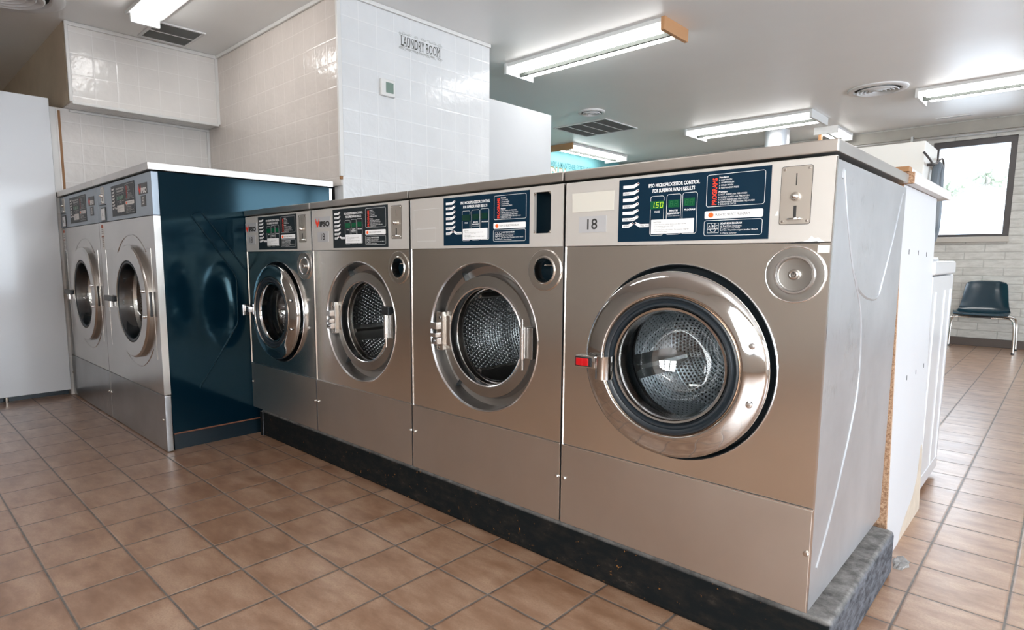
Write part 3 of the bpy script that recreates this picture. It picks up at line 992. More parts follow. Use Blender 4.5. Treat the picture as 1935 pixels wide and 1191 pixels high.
    bm = BM(); lathe(bm, [(.0072, 0), (.0068, -.002), (0, -.0028)], X(.655), Z(.635), 24, y1); obj('select_button', bm, M_orange, pnl)
    return pnl


def badge(root, x0, x1, z0, z1, y, dark):
    """red emblem with the maker's word on a small plate"""
    bm = BM(); box(bm, x0, x1, y - .0015, y, z0, z1); b = obj('brand_plate', bm, M_darkplate if dark else M_greyplate, root, smooth=False)
    w, h = x1 - x0, z1 - z0
    bm = BM()
    def p(u, v): return (x0 + w * u, z1 - h * v)
    # horned shield
    flat(bm, [p(.05, .14), p(.075, .14), p(.11, .42), p(.165, .62), p(.165, .98), p(.10, .74), p(.045, .52)][::-1], y - .0022)
    flat(bm, [p(.29, .14), p(.265, .14), p(.225, .42), p(.165, .62), p(.165, .98), p(.235, .74), p(.295, .52)], y - .0022)
    flat(bm, [p(.10, .30), p(.165, .52), p(.235, .30), p(.165, .76)], y - .0024)
    obj('emblem', bm, M_redprint, b, smooth=False)
    bm = BM(); text(bm, 'IPSO', h * .42, (x0 + w * .31, y - .0022, z1 - h * .86), width=w * .64, bold=.06); obj('brand_word', bm, M_offwhite if dark else M_darkprint, b, smooth=False)


def number(root, s, x0, x1, z0, z1, y, dark):
    bm = BM(); box(bm, x0, x1, y - .0015, y, z0, z1); b = obj('number_plate', bm, M_darkplate if dark else M_greyplate, root, smooth=False)
    bm = BM(); text(bm, s, (z1 - z0) * .62, ((x0 + x1) / 2, y - .0022, z0 + (z1 - z0) * .20), width=(x1 - x0) * .37, align='C', bold=.012); obj('number', bm, M_offwhite if dark else M_darkprint, b, smooth=False)


M_coin = brushed('dull_coin_plate_steel', (.60, .555, .50), .33, metal=.8)


def coin_plate(root, x0, x1, z0, z1, y):
    bm = BM(); h = z1 - z0; w = x1 - x0; cx = (x0 + x1) / 2
    flat(bm, rrect(x0, x1, z0, z1, .005), y - .002, thick=.002)
    p = obj('coin_slot_plate', bm, M_coin, root, recalc=True)
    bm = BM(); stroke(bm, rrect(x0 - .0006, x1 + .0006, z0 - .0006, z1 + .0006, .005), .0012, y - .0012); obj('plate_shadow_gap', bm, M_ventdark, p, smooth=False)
    bm = BM(); box(bm, cx - .0012, cx + .0012, y - .0024, y - .0019, z1 - h * .33, z1 - h * .12); box(bm, cx - .0035, cx + .0035, y - .0024, y - .0019, z1 - h * .90, z1 - h * .68)
    obj('slots', bm, M_ventdark, p, smooth=False)
    bm = BM(); lathe(bm, [(.011, 0), (.011, -.005), (.009, -.012), (.004, -.017), (0, -.018)], cx, z1 - h * .52, 20, y - .002); obj('return_button', bm, M_chrome2, p)
    bm = BM()
    for sx in (x0 + .007, x1 - .007):
        for sz in (z0 + .007, z1 - .007): screw(bm, sx, y - .002, sz, .0032, .0015)
    obj('screws', bm, M_chrome2, p)
    bm = BM(); pts = [(cx + .016 * math.cos(a), y - .002 - .014 * abs(math.sin(a)), z0 + h * .09) for a in [PI * k / 12 for k in range(13)]]
    tube(bm, pts, .0022, 6); obj('coin_lip', bm, M_chrome, p)


# ------------------------------------------------------------------ front row washers (right edge xr, left edge xl)
ZB, ZLO, ZUP, ZFT, ZLB, ZLT = .184, .4655, 1.1425, 1.350, 1.3566, 1.3876
DC, DZ, DR = -.397, .7995, .287       # opening centre from the right edge, height, radius


M_drum_bright = m_drum('perforated_drum_lit', dark=1.35)  # same drum steel in brighter colours, standing for light inside the nearest drum
M_back_bright = m_drum('polished_back_plate_lit', 96.0, 17.0, 1.5)


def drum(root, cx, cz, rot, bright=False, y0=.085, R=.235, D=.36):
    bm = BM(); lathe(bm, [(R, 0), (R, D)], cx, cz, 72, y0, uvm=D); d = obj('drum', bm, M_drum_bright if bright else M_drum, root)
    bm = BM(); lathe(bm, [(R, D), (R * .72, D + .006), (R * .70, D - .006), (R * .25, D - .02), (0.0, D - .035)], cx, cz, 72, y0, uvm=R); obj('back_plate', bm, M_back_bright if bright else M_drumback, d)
    for k in range(3):
        a = rot + k * 2 * PI / 3
        bm = BM()
        rad = Vector((math.cos(a), 0, math.sin(a))); tan = Vector((-math.sin(a), 0, math.cos(a)))
        c = Vector((cx, 0, cz))
        pr = [(R, -.045), (R * .86, -.020), (R * .72, -.007), (R * .72, .007), (R * .86, .020), (R, .045)]
        A = [bm.verts.new(c + rad * p + tan * q + Vector((0, y0 + .005, 0))) for p, q in pr]; B = [bm.verts.new(c + rad * p + tan * q + Vector((0, y0 + D - .01, 0))) for p, q in pr]
        for i in range(5): bm.faces.new([A[i], A[i + 1], B[i + 1], B[i]])
        bm.faces.new(A)
        obj('lifter', bm, M_cast, d, recalc=True)
    bm = BM(); lathe(bm, [(R, 0), (.186, -.004), (.180, -.010), (.178, -.004), (.182, .002)], cx, cz, 64, y0); obj('drum_lip', bm, M_chrome2, d)
    return d


def rot_door(bm, hx, hy, ang):
    bmesh.ops.rotate(bm, verts=bm.verts[:], cent=(hx, hy, 0), matrix=Matrix.Rotation(ang, 3, 'Z'))


def washer(xl, xr, label, closed, num=True, brand=False, coin='plate', soap='lid', base=M_navy, lit=False, dim=False, red=False, ang=0, front=M_steel, fascia=M_fascia, lifter=.3, rot_extra=None):
    w = xr - xl
    r = thing('washing_machine', label, 'washing machine', ((xl + xr) / 2, .40, ZB), 'stainless washing machines in the front row')
    gap = .0025
    a, b = xl + gap, xr - gap
    cx, cz = xr + DC, DZ
    # cabinet shell, open at the front
    bm = BM(); box(bm, a, b, .003, .83, ZB, ZFT - .008, 0)
    bm.faces.ensure_lookup_table()
    bmesh.ops.delete(bm, geom=[f for f in bm.faces if abs(f.calc_center_median().y - .003) < 1e-4], context='FACES_ONLY')
    obj('cabinet', bm, M_side, r, smooth=False)
    holes = [(cx, cz, DR)]
    sx, sz = xr - .0815, 1.0635
    if soap == 'open': holes.append((sx, sz, .058))
    bm = BM(); plate(bm, [(a, ZLO + .001), (b, ZLO + .001), (b, ZUP), (a, ZUP)], holes, 0, .003); obj('front_panel', bm, front, r, smooth=False)
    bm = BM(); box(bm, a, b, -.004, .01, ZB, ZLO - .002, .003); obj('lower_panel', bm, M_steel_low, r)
    bm = BM(); box(bm, a, b, -.003, .012, ZUP + .0015, ZFT, .002)
    if coin == 'hole':
        bm.free(); bm = BM(); hx0, hx1, hz0, hz1 = xr - .131, xr - .057, 1.190, 1.330
        for q in ((a, hx0, ZUP + .0015, ZFT), (hx1, b, ZUP + .0015, ZFT), (hx0, hx1, ZUP + .0015, hz0), (hx0, hx1, hz1, ZFT)): box(bm, q[0], q[1], -.003, .012, q[2], q[3])
    fa = obj('fascia', bm, fascia, r, smooth=False)
    bm = BM(); box(bm, a - .001, b + (.004 if xr > -.1 else .001), -.012, .835, ZLB, ZLT, .004); obj('lid', bm, M_lid, r)
    # folded edges down both sides; bright strips stand in for edge and seam highlights
    bm = BM(); box(bm, b - .0015, b + .0012, -.0035, .006, ZB + .002, ZFT - .003); box(bm, a - .0005, a + .0015, -.0035, .006, ZB + .002, ZFT - .003); box(bm, a, b, -.0055, -.002, ZLO - .0022, ZLO + .0006)
    obj('edge_highlight_trim', bm, M_rim, r, smooth=False)
    for bx in (xl + .015, xr - .012):
        bm = BM(); screw(bm, bx, -.004, .346, .0075, .006, 8); obj('bolt', bm, M_chrome2, r)
    control_panel(r, xr - .596, xr - .150, 1.1545, 1.341, -.003, base, lit, dim=dim)
    if brand: badge(r, xr - .764, xr - .619, 1.257, 1.312, -.003, False)
    if num: number(r, '18', xr - .743, xr - .640, 1.187, 1.2385, -.003, False)
    if coin == 'plate': coin_plate(r, xr - .125, xr - .054, 1.190, 1.332, -.003)
    else:
        bm = BM()
        box(bm, hx0 - .006, hx1 + .006, .10, .11, hz0 - .006, hz1 + .006)
        for q in ((hx0 - .006, hx0), (hx1, hx1 + .006)): box(bm, q[0], q[1], .012, .10, hz0, hz1)
        box(bm, hx0, hx1, .012, .10, hz0 - .006, hz0); box(bm, hx0, hx1, .012, .10, hz1, hz1 + .006)
        o = obj('coin_box_opening', bm, M_bluemetal, r, smooth=False)
        bm = BM()
        for qx in (hx0, hx1):
            for qz in (hz0, hz1):
                ax = .013 if qx == hx0 else -.013; az = .013 if qz == hz0 else -.013
                flat(bm, [(qx, qz), (qx + ax, qz), (qx, qz + az)], -.0032); screw(bm, qx + ax * .32, -.0034, qz + az * .32, .0035, .002, 10)
        obj('corner_tabs', bm, M_chrome2, o, smooth=False)
    # soap dispenser
    if soap == 'lid':
        bm = BM(); lathe(bm, [(.0715, 0), (.0715, -.004), (.069, -.0055), (.050, -.0045), (.047, -.008), (.044, -.009), (.041, -.005), (.038, -.003), (.0, -.003)], sx, sz, 56, 0)
        s = obj('soap_dispenser_lid', bm, M_cast, r)
        bm = BM(); lathe(bm, [(.050, -.005), (.0475, -.0095), (.0435, -.0095), (.041, -.0052)], sx, sz, 48, -.0004); lathe(bm, [(.0722, 0), (.0722, -.0055), (.0700, -.0065), (.0685, -.0058)], sx, sz, 56, 0); obj('bead', bm, M_rim, s)
        bm = BM(); lathe(bm, [(.014, -.003), (.0135, -.010), (.011, -.014), (.0085, -.0145), (.0085, -.012), (0, -.012)], sx, sz, 24, 0); obj('key_lock', bm, M_chrome2, s)
        bm = BM(); lathe(bm, [(.0062, -.0126), (.0048, -.0126)], sx, sz, 20, 0); box(bm, sx - .0012, sx + .0012, -.013, -.0124, sz, sz + .008); obj('key_slot', bm, M_ventdark, s, smooth=False)
    else:
        bm = BM(); lathe(bm, [(.0715, 0), (.0715, -.004), (.069, -.0055), (.050, -.005), (.046, -.009), (.0425, -.009), (.040, -.003), (.040, .030)], sx, sz, 56, 0)
        s = obj('soap_dispenser_ring', bm, M_chrome2, r)
        bm = BM(); lathe(bm, [(.0402, .0), (.0405, .085), (0, .085)], sx, sz, 40, 0); obj('soap_hopper', bm, M_bluemetal, s)
        bm = BM(); box(bm, sx - .02, sx + .038, .022, .026, sz + .016, sz + .019); obj('divider', bm, M_chrome2, s, smooth=False)
    # door opening
    if closed:
        bm = BM(); lathe(bm, [(DR + .003, -.0005), (DR - .001, -.002), (DR - .004, .004), (DR - .010, .055), (.20, .062), (.190, .055), (.187, .08)], cx, cz, 72, 0); obj('door_recess', bm, M_recessdark, r)
        bm = BM(); lathe(bm, [(DR + .0035, .0), (DR + .001, -.0028), (DR - .002, -.0005)], cx, cz, 72, 0); obj('opening_rim', bm, M_rim, r)
    else:
        bm = BM(); lathe(bm, [(DR - .001, 0), (DR - .004, .008), (DR - .012, .058), (.248, .064), (.243, .058), (.241, .036)], cx, cz, 72, 0); q = obj('door_recess', bm, M_recess, r)
        bm = BM(); lathe(bm, [(.241, .036), (.238, .031), (.204, .029), (.200, .029)], cx, cz, 72, 0); obj('inner_flange', bm, M_cast, q)
        bm = BM(); lathe(bm, [(.201, .030), (.199, .024), (.195, .021), (.191, .023), (.189, .030), (.189, .055), (.197, .07)], cx, cz, 72, 0); obj('flange_bead', bm, M_rim, q)
        bm = BM(); lathe(bm, [(DR + .0045, .0), (DR + .002, -.0035), (DR - .001, -.003), (DR - .004, .004)], cx, cz, 72, 0); obj('opening_rim', bm, M_rim, r)
        for da in (118, 232):
            aa = math.radians(da)
            bm = BM(); dxy = Vector((math.cos(aa), 0, math.sin(aa)))
            box(bm, -.0015, .0015, .033, .0635, .244, .279); bmesh.ops.rotate(bm, verts=bm.verts[:], cent=(0, 0, 0), matrix=Matrix.Rotation(PI / 2 - aa, 3, 'Y')); bmesh.ops.translate(bm, verts=bm.verts[:], vec=(cx, 0, cz)); obj('rib', bm, M_recessdark, q, smooth=False)
        # latch block, left
        lx = cx - .245
        bm = BM(); box(bm, lx - .020, lx + .018, .010, .034, cz - .075, cz + .085, .003); box(bm, lx + .010, lx + .050, .022, .030, cz - .055, cz + .07, .002); la = obj('latch', bm, M_chrome2, r)
        bm = BM(); box(bm, lx - .040, lx - .004, -.006, .026, cz + .012, cz + .040, .002); box(bm, lx - .040, lx - .008, -.006, .026, cz - .022, cz - .004, .002); box(bm, lx - .036, lx - .002, -.004, .026, cz - .052, cz - .026, .002); obj('catch_block', bm, M_rim, la)
        bm = BM(); screw(bm, lx + .004, .010, cz + .062, .007, .003); screw(bm, lx - .022, -.004, cz - .038, .007, .006); screw(bm, lx - .004, .010, cz - .064, .005, .003); obj('screws', bm, M_screwdark, la)
        # hinge left behind without its door, right
        hx = cx + .232
        bm = BM(); box(bm, hx - .018, hx + .028, .004, .034, cz - .058, cz + .058, .004); hg = obj('hinge', bm, M_cast, r)
        bm = BM(); lathe(bm, [(.0, -.058), (.0105, -.058), (.0105, .058), (0, .058)], hx - .012, -.004, 18, cz, axis='z'); obj('hinge_barrel', bm, M_rim, hg)
        bm = BM(); lathe(bm, [(0, -.098), (.0065, -.098), (.0065, .088 if not rot_extra else .07), (0, .088 if not rot_extra else .07)], hx - .012, -.004, 14, cz, axis='z'); obj('hinge_pin', bm, M_chrome2, hg)
        if rot_extra:
            bm = BM(); box(bm, hx - .026, hx + .022, -.018, .014, cz + .050, cz + .088, .003); obj('black_tape', bm, M_black, hg)
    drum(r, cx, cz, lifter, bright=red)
    if closed:
        A = math.radians(ang); cx += .008; hx, hy = cx + .262, -.012
        bm = BM(); lathe(bm, [(.260, -.006), (.2665, -.010), (.2690, -.016), (.2695, -.024), (.2685, -.031), (.2655, -.0355), (.260, -.0385), (.251, -.0415), (.240, -.0440), (.230, -.0466), (.220, -.0488), (.210, -.0505), (.2055, -.0505), (.2030, -.048), (.2015, -.044), (.199, -.030)], cx, cz, 96, 0); rot_door(bm, hx, hy, A)
        d = obj('door', bm, M_chrome, r, angle=50)
        bm = BM(); lathe(bm, [(.2005, -.040), (.1975, -.049), (.193, -.051), (.189, -.046), (.184, -.044), (.179, -.049), (.174, -.049), (.1695, -.040), (.168, -.010), (.172, .03)], cx, cz, 72, 0); rot_door(bm, hx, hy, A); obj('gasket', bm, M_rubber, d)
        bm = BM(); lathe(bm, [(.2015, -.045), (.1995, -.050), (.1975, -.047)], cx, cz, 72, 0); rot_door(bm, hx, hy, A); obj('inner_bead', bm, mat('coppery_bead', (.75, .62, .52), .2, 1), d)
        bm = BM(); lathe(bm, [(.1685, -.038), (.166, -.043), (.160, -.042), (.1555, -.034), (.154, -.022), (.150, .0)], cx, cz, 72, 0); rot_door(bm, hx, hy, A); obj('glass_rim', bm, M_chrome, d)
        bm = BM(); lathe(bm, [(.1545, -.022), (.151, .0), (.146, .035), (.135, .07), (.115, .10), (.085, .12), (.04, .132), (0, .135)], cx, cz, 72, 0); rot_door(bm, hx, hy, A); obj('glass', bm, M_glass, d)
        for bz in (.078, -.078):
            bm = BM(); screw(bm, cx + .228, -.048, cz + bz, .0085, .009, 20); rot_door(bm, hx, hy, A); obj('bolt', bm, M_rim, d)
        if red:
            bm = BM(); x0 = cx - .268; cz -= .022
            # chrome grip: half-round upright bar with an arm to the left
            n = 12; pr = [(x0 + .076 + .027 * math.cos(k * PI / n), -.052 - .036 * math.sin(k * PI / n)) for k in range(n + 1)]
            vt = [[bm.verts.new((p[0], p[1], z)) for p in pr] for z in (cz - .037, cz + .033)]
            for k in range(n): bm.faces.new([vt[0][k], vt[0][k + 1], vt[1][k + 1], vt[1][k]])
            bm.faces.new(vt[0]); bm.faces.new(vt[1][::-1]); bm.faces.new([vt[0][0], vt[1][0], vt[1][-1], vt[0][-1]])
            box(bm, x0 - .008, x0 + .062, -.088, -.052, cz - .006, cz + .033, .005)
            rot_door(bm, hx, hy, A); obj('handle', bm, M_chrome, d, recalc=True)
            bm = BM(); box(bm, x0 - .006, x0 + .050, -.0905, -.088, cz - .001, cz + .028, .001); rot_door(bm, hx, hy, A); obj('button_surround', bm, M_black, d)
            bm = BM(); box(bm, x0 + .000, x0 + .042, -.096, -.090, cz + .002, cz + .025, .002); box(bm, x0 + .019, x0 + .023, -.0975, -.090, cz + .002, cz + .025, .001); rot_door(bm, hx, hy, A); obj('release_button', bm, M_redplastic, d)
            cz += .022
        else:
            bm = BM(); x0 = cx - .345
            box(bm, x0, x0 + .03, -.070, -.035, cz - .037, cz + .030, .004); box(bm, x0 + .030, x0 + .062, -.060, -.042, cz - .012, cz + .020, .003); box(bm, x0 + .058, x0 + .10, -.066, -.040, cz - .014, cz + .018, .003)
            rot_door(bm, hx, hy, A); obj('handle', bm, M_rim, d)
            bm = BM(); box(bm, x0 + .068, x0 + .084, -.068, -.064, cz - .008, cz + .010); rot_door(bm, hx, hy, A); obj('key_hole', bm, M_black, d, smooth=False)
    return r


B1, B2, B3 = -.802, -1.6157, -2.4195
wA = washer(-.80, .0, 'nearest stainless washing machine, door closed with red button, price display lit green', True, base=M_navy, lit=True, red=True, ang=5, lifter=3.42)
# residue rectangle and small bits on machine A
bm = BM(); box(bm, -.771, -.614, -.0042, -.0028, 1.253, 1.314, .0005); obj('sticker_residue', bm, M_residue, wA)
bm = BM(); box(bm, -.033, -.006, -.0012, .0, 1.118, 1.137); obj('paper_tag', bm, M_offwhite, wA, smooth=False)
bm = BM()
flat(bm, [(-.072, 1.1445), (-.055, 1.150), (-.048, 1.160), (-.040, 1.153), (-.033, 1.156), (-.022, 1.147), (-.016, 1.1445)], -.0034); flat(bm, [(-.137, 1.213), (-.128, 1.213), (-.131, 1.226)], -.0034)
obj('paint_chips', bm, M_white, wA, smooth=False)
bm = BM(); flat(bm, [(-.098, 1.1412), (-.03, 1.1412), (-.034, 1.1462), (-.05, 1.1452), (-.07, 1.1462), (-.085, 1.1445)], -.0036); obj('torn_edge', bm, M_ventdark, wA, smooth=False)
# pressed stiffening ribs on the exposed side
bm = BM()
tube(bm, smoothpath([(.0, .052, 1.300), (.0, .060, 1.322), (.0, .072, 1.300), (.0, .125, 1.20), (.0, .205, 1.085), (.0, .26, 1.03), (.0, .335, .942), (.0, .371, .779), (.0, .328, .64), (.0, .182, .416), (.0, .06, .285)]), .0065, 8)
tube(bm, smoothpath([(.0, .232, 1.062), (.0, .29, 1.02), (.0, .394, .991), (.0, .516, .986), (.0, .57, 1.03), (.0, .68, 1.17), (.0, .768, 1.305), (.0, .784, 1.315)]), .0065, 8)
bmesh.ops.translate(bm, verts=bm.verts[:], vec=(-.0062, 0, 0))
obj('pressed_rib', bm, M_side, wA)

w2 = washer(B2 + .003, B1 - .001, 'stainless washing machine with no door and an empty coin slot hole, beside the nearest one', False, num=False, coin='hole', soap='open', base=M_navy, dim=True, lifter=0.0)
bm = BM()
for (a, c, b, d) in ((-1.585, 1.225, -1.425, 1.305), (-1.565, 1.175, -1.45, 1.228)): stroke(bm, [(a, c), (b, c), (b, d), (a, d)], .0010, -.0036)
obj('glue_outline', bm, M_white, w2, smooth=False)
w3 = washer(B3 + .003, B2 - .001, 'stainless washing machine with no door and black tape on its hinge, numbered 18', False, brand=True, soap='open', base=M_navy2, lifter=3.5, rot_extra=True)
w4 = washer(-3.186, B3 - .001, 'stainless washing machine with closed door and chrome latch beside the dark blue machine side', True, brand=True, base=M_navy2, ang=0, lifter=.9)

# plinth under the front row
r = thing('machine_plinth', 'long grimy black steel plinth under the front row of washing machines', 'plinth', (-1.55, .43, 0))
bm = BM(); box(bm, -3.16, .052, .028, .80, 0.0, .162, .016, seg=3); obj('base', bm, M_plinth, r)
bm = BM()
for x in (-3.05, -2.3, -1.5, -.72, -.05):
    for y in (.08, .30, .52, .74): box(bm, x - .03, x + .03, y - .02, y + .02, .1615, ZB, .002)
obj('mounting_feet', bm, M_bluemetal, r)
bm = BM(); box(bm, -3.155, -3.12, .022, .030, .0, .155, .003); obj('corner_post', bm, M_plinth, r)

# ------------------------------------------------------------------ big left machines
LY = -.5127


def big_washer(xl, label, blue_side, edge=False):
    w = 1.0785
    xr = xl + w
    r = thing('large_washing_machine', label, 'washing machine', (xl + w / 2, 0, 0), 'large washing machines on the left')
    a, b = xl + .003, xr - .003
    cx, cz = xl + .648, .845
    bm = BM(); box(bm, a, b, LY + .036, .60, .10, 1.574)
    bmesh.ops.delete(bm, geom=[f for f in bm.faces if abs(f.calc_center_median().y - (LY + .036)) < 1e-4], context='FACES_ONLY')
    body = obj('cabinet', bm, M_bluepaint if blue_side else M_steel_big, r, smooth=False)
    if blue_side:
        bm = BM()
        sx = b - .0008
        tube(bm, smoothpath([(sx, -.300, 1.325), (sx, -.312, 1.347), (sx, -.290, 1.365), (sx, -.262, 1.368), (sx, -.245, 1.350), (sx, -.13, 1.20), (sx, -.022, 1.049), (sx, .03, 1.0), (sx, .10, .985)], 6), .0052, 8)
        tube(bm, [(sx, -.300, 1.325), (sx, -.18, 1.155), (sx, -.085, 1.015), (sx, -.072, .985), (sx, -.0735, .73), (sx, -.082, .70), (sx, -.20, .52), (sx, -.31, .362), (sx, -.315, .345)], .0052, 8)
        obj('pressed_rib', bm, M_bluepaint, body)
        bm = BM(); box(bm, b - .01, b + .002, LY + .04, .60, .098, .106); obj('rusty_seam', bm, M_rust, body, smooth=False)
        bm = BM(); box(bm, b - .04, b + .001, .585, .604, 1.2, 1.57); obj('rear_edge', bm, M_rim, body, smooth=False)
    bm = BM(); box(bm, a + .01, b - .03, LY + .05, .58, .0, .10); obj('kick_base', bm, M_bluemetal, r, smooth=False)
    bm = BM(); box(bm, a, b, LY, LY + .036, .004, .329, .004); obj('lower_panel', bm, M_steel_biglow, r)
    bm = BM(); plate(bm, [(a, .333), (b, .333), (b, 1.335), (a, 1.335)], [(cx, cz, .315)], LY, .036); obj('front_panel', bm, M_steel_big, r, smooth=False)
    bm = BM(); box(bm, a, b, LY, LY + .036, 1.339, 1.572, .003); obj('fascia', bm, M_fascia_blue, r)
    bm = BM(); box(bm, a - .0005, b + (.012 if blue_side else .0005), LY - .018, .61, 1.5785, 1.619, .004); obj('lid', bm, M_lid, r)
    # pressed lines of the front panel
    bm = BM(); yy = LY + .0012
    P = lambda u, z: (xl + u, yy, z)
    tube(bm, [P(.116, .53), P(.116, 1.157), P(.30, 1.160)], .0026, 6); tube(bm, [P(1.0, .53), P(1.0, 1.157), P(.93, 1.160)], .0026, 6)
    arc = lambda a0, a1, R: [(cx + R * math.cos(math.radians(q)), yy, cz + R * math.sin(math.radians(q))) for q in range(a0, a1 + 1, 6)]
    tube(bm, arc(48, 132, .398), .005, 6); tube(bm, arc(222, 318, .392), .005, 6)
    obj('pressed_lines', bm, M_steel_big, r)
    for bx in (xl + .012 - .0, xr - .048): 
        bm = BM(); screw(bm, bx + .01, LY, .187, .009, .006, 10); obj('bolt', bm, M_chrome2, r)
    control_panel(r, xl + .330, xl + .790, 1.362, 1.548, LY, M_navy2, False, white=M_offwhite, dim=False)
    badge(r, xl + .858, xl + 1.006, 1.459, 1.520, LY, True)
    number(r, '55', xl + .893, xl + .974, 1.392, 1.452, LY, True)
    coin_plate(r, xl + .095, xl + .168, 1.455, 1.56, LY)
    bm = BM(); tube(bm, [(xl + .07, LY - .004, 1.449), (xl + .20, LY - .004, 1.447)], .0025, 6); obj('coin_rail', bm, M_black, r)
    bm = BM(); box(bm, xl + .088, xl + .188, LY - .006, LY, 1.342, 1.432, .002); c = obj('card_holder', bm, M_black, r)
    bm = BM(); box(bm, xl + .098, xl + .178, LY - .0075, LY - .0055, 1.350, 1.422); obj('card', bm, M_white, c, smooth=False)
    bm = BM(); text(bm, 'A', .02, (xl + .138, LY - .0082, 1.375), align='C', bold=.03); obj('card_print', bm, M_darkprint, c, smooth=False)
    bm = BM(); box(bm, xl + .052, xl + .104, LY - .001, LY, 1.165, 1.325); s = obj('warning_strip', bm, M_offwhite, r, smooth=False)
    bm = BM(); box(bm, xl + .054, xl + .102, LY - .0018, LY - .0009, 1.300, 1.320); box(bm, xl + .054, xl + .102, LY - .0018, LY - .0009, 1.240, 1.250); obj('red_bands', bm, mat('faded_red', (.45, .12, .06), .6), s, smooth=False)
    bm = BM()
    for k in range(12):
        if k not in (0, 1, 5): box(bm, xl + .058, xl + .098, LY - .0018, LY - .0009, 1.312 - k * .012, 1.317 - k * .012)
    obj('fine_print', bm, M_signlight, s, smooth=False)
    # door
    bm = BM(); lathe(bm, [(.300, .030), (.333, .010), (.338, .0), (.338, -.020), (.331, -.029), (.326, -.031), (.252, -.031), (.246, -.028), (.243, -.018), (.243, .03)], cx, cz, 96, LY); d = obj('door', bm, M_steel_big, r)
    bm = BM(); lathe(bm, [(.2435, -.020), (.238, -.028), (.228, -.026), (.222, -.018), (.218, .02), (.23, .05)], cx, cz, 72, LY); obj('gasket', bm, M_rubber, d)
    bm = BM(); lathe(bm, [(.221, -.022), (.216, .0), (.205, .06), (.17, .10), (.10, .13), (0, .14)], cx, cz, 72, LY); obj('glass', bm, M_glass, d)
    for bz in (.072, -.072):
        bm = BM(); screw(bm, cx + .280, LY - .031, cz + bz, .010, .012, 14); obj('bolt', bm, M_rim, d)
    bm = BM(); box(bm, cx - .43, cx - .235, LY - .058, LY - .030, cz - .012, cz + .022, .006); obj('handle', bm, M_black, d)
    bm = BM(); lathe(bm, [(0, -.05), (.014, -.05), (.014, -.012), (0, -.012)], cx - .33, LY - .044, 16, cz, axis='z'); obj('latch_pin', bm, M_rim, d)
    bm = BM(); box(bm, cx + .333, cx + .342, LY - .016, LY - .005, cz - .07, cz + .07, .002); obj('hinge', bm, M_black, d)
    # drum
    bm = BM(); lathe(bm, [(.31, 0), (.31, .45)], cx, cz, 72, LY + .07, uvm=.45); q = obj('drum', bm, M_drum, r)
    bm = BM(); lathe(bm, [(.31, .45), (0, .43)], cx, cz, 72, LY + .07, uvm=.31); obj('back_plate', bm, M_drumback, q)
    bm = BM(); lathe(bm, [(.31, 0), (.236, -.01), (.230, .01)], cx, cz, 72, LY + .07); obj('drum_lip', bm, M_chrome2, q)
    return r


big_washer(-5.3455, 'large stainless washing machine numbered 55 beside the tall white box, leftmost of the two', False)
big_washer(-4.2675, 'large stainless washing machine numbered 55 with a dark blue side, next to the front row', True)

# tall white box at the left edge
r = thing('white_appliance', 'tall smooth white metal appliance side at the left edge of the photo', 'appliance', (-5.75, -1.2, 0))
bm = BM(); box(bm, -6.3, -5.322, -1.95, -.535, .045, 2.325, .006); obj('casing', bm, M_whitebox, r)
bm = BM(); box(bm, -6.25, -5.40, -1.90, -.54, 0.0, .045); obj('toe_kick', bm, M_bluemetal, r, smooth=False)
for y in (-.95, -1.85):
    bm = BM(); tube(bm, [(-5.35, y, 0), (-5.35, y, .046)], .012, 10); obj('foot', bm, M_chrome2, r)

# ------------------------------------------------------------------ wall items
r = thing('thermostat', 'small white thermostat with a grey green screen on the white tiled wall', 'thermostat', (-3.185, 1.068, 2.30))
bm = BM(); box(bm, -3.185, -3.160, 1.006, 1.130, 2.248, 2.366, .008, seg=3); obj('housing', bm, M_trimwhite, r)
bm = BM(); box(bm, -3.161, -3.1585, 1.046, 1.112, 2.272, 2.344, .001); obj('screen', bm, M_green, r)

r = thing('laundry_sign', 'grey stencilled LAUNDRY ROOM lettering on the white tiled wall', 'sign', (-3.185, 1.39, 2.66))
yx = (0, 1, 0)
bm = BM()
text(bm, 'LAUNDRY ROOM', .066, (-3.1835, 1.205, 2.634), yx, width=.375, bold=.0)
# thin serifs under and over the stems of the letters
vs, fs = text_geo('LAUNDRY ROOM', 0.0)
k0 = min(v[0] for v in vs); kw = max(v[0] for v in vs) - k0
for u in (.012, .10, .175, .205, .285, .345, .385, .475, .545, .665, .895, .985):
    for z in (2.634, 2.698): box(bm, -3.1838, -3.1832, 1.205 + .375 * u - .007, 1.205 + .375 * u + .007, z, z + .003)
obj('title_letters', bm, M_signgrey, r, smooth=False)
bm = BM()
text(bm, 'wash    dry    fold    repeat', .014, (-3.1835, 1.235, 2.712), yx, width=.31)
text(bm, 'DROP YOUR DRAWERS HERE', .013, (-3.1835, 1.245, 2.612), yx, width=.28, bold=.03)
for z in (2.725, 2.605):
    for k in range(7):
        y = 1.215 + k * .058
        tube(bm, [(-3.1833, y, z), (-3.1833, y + .015, z + .004), (-3.1833, y + .03, z)], .0008, 4)
obj('small_print', bm, M_signlight, r, smooth=False)
for (cy, cz_) in ((1.19, 2.715), (1.19, 2.615), (1.597, 2.715), (1.597, 2.615)):
    bm = BM()
    s = 1 if cy < 1.4 else -1; q = 1 if cz_ > 2.66 else -1
    for k in range(3):
        pts = [(-3.1833, cy + s * (.006 + k * .016 + .010 * math.cos(a)), cz_ - q * (.002 + k * .002) + .008 * math.sin(a)) for a in [2 * PI * i / 10 for i in range(9)]]
        tube(bm, pts, .0012, 4)
    obj('corner_scroll', bm, M_signlight, r, smooth=False)

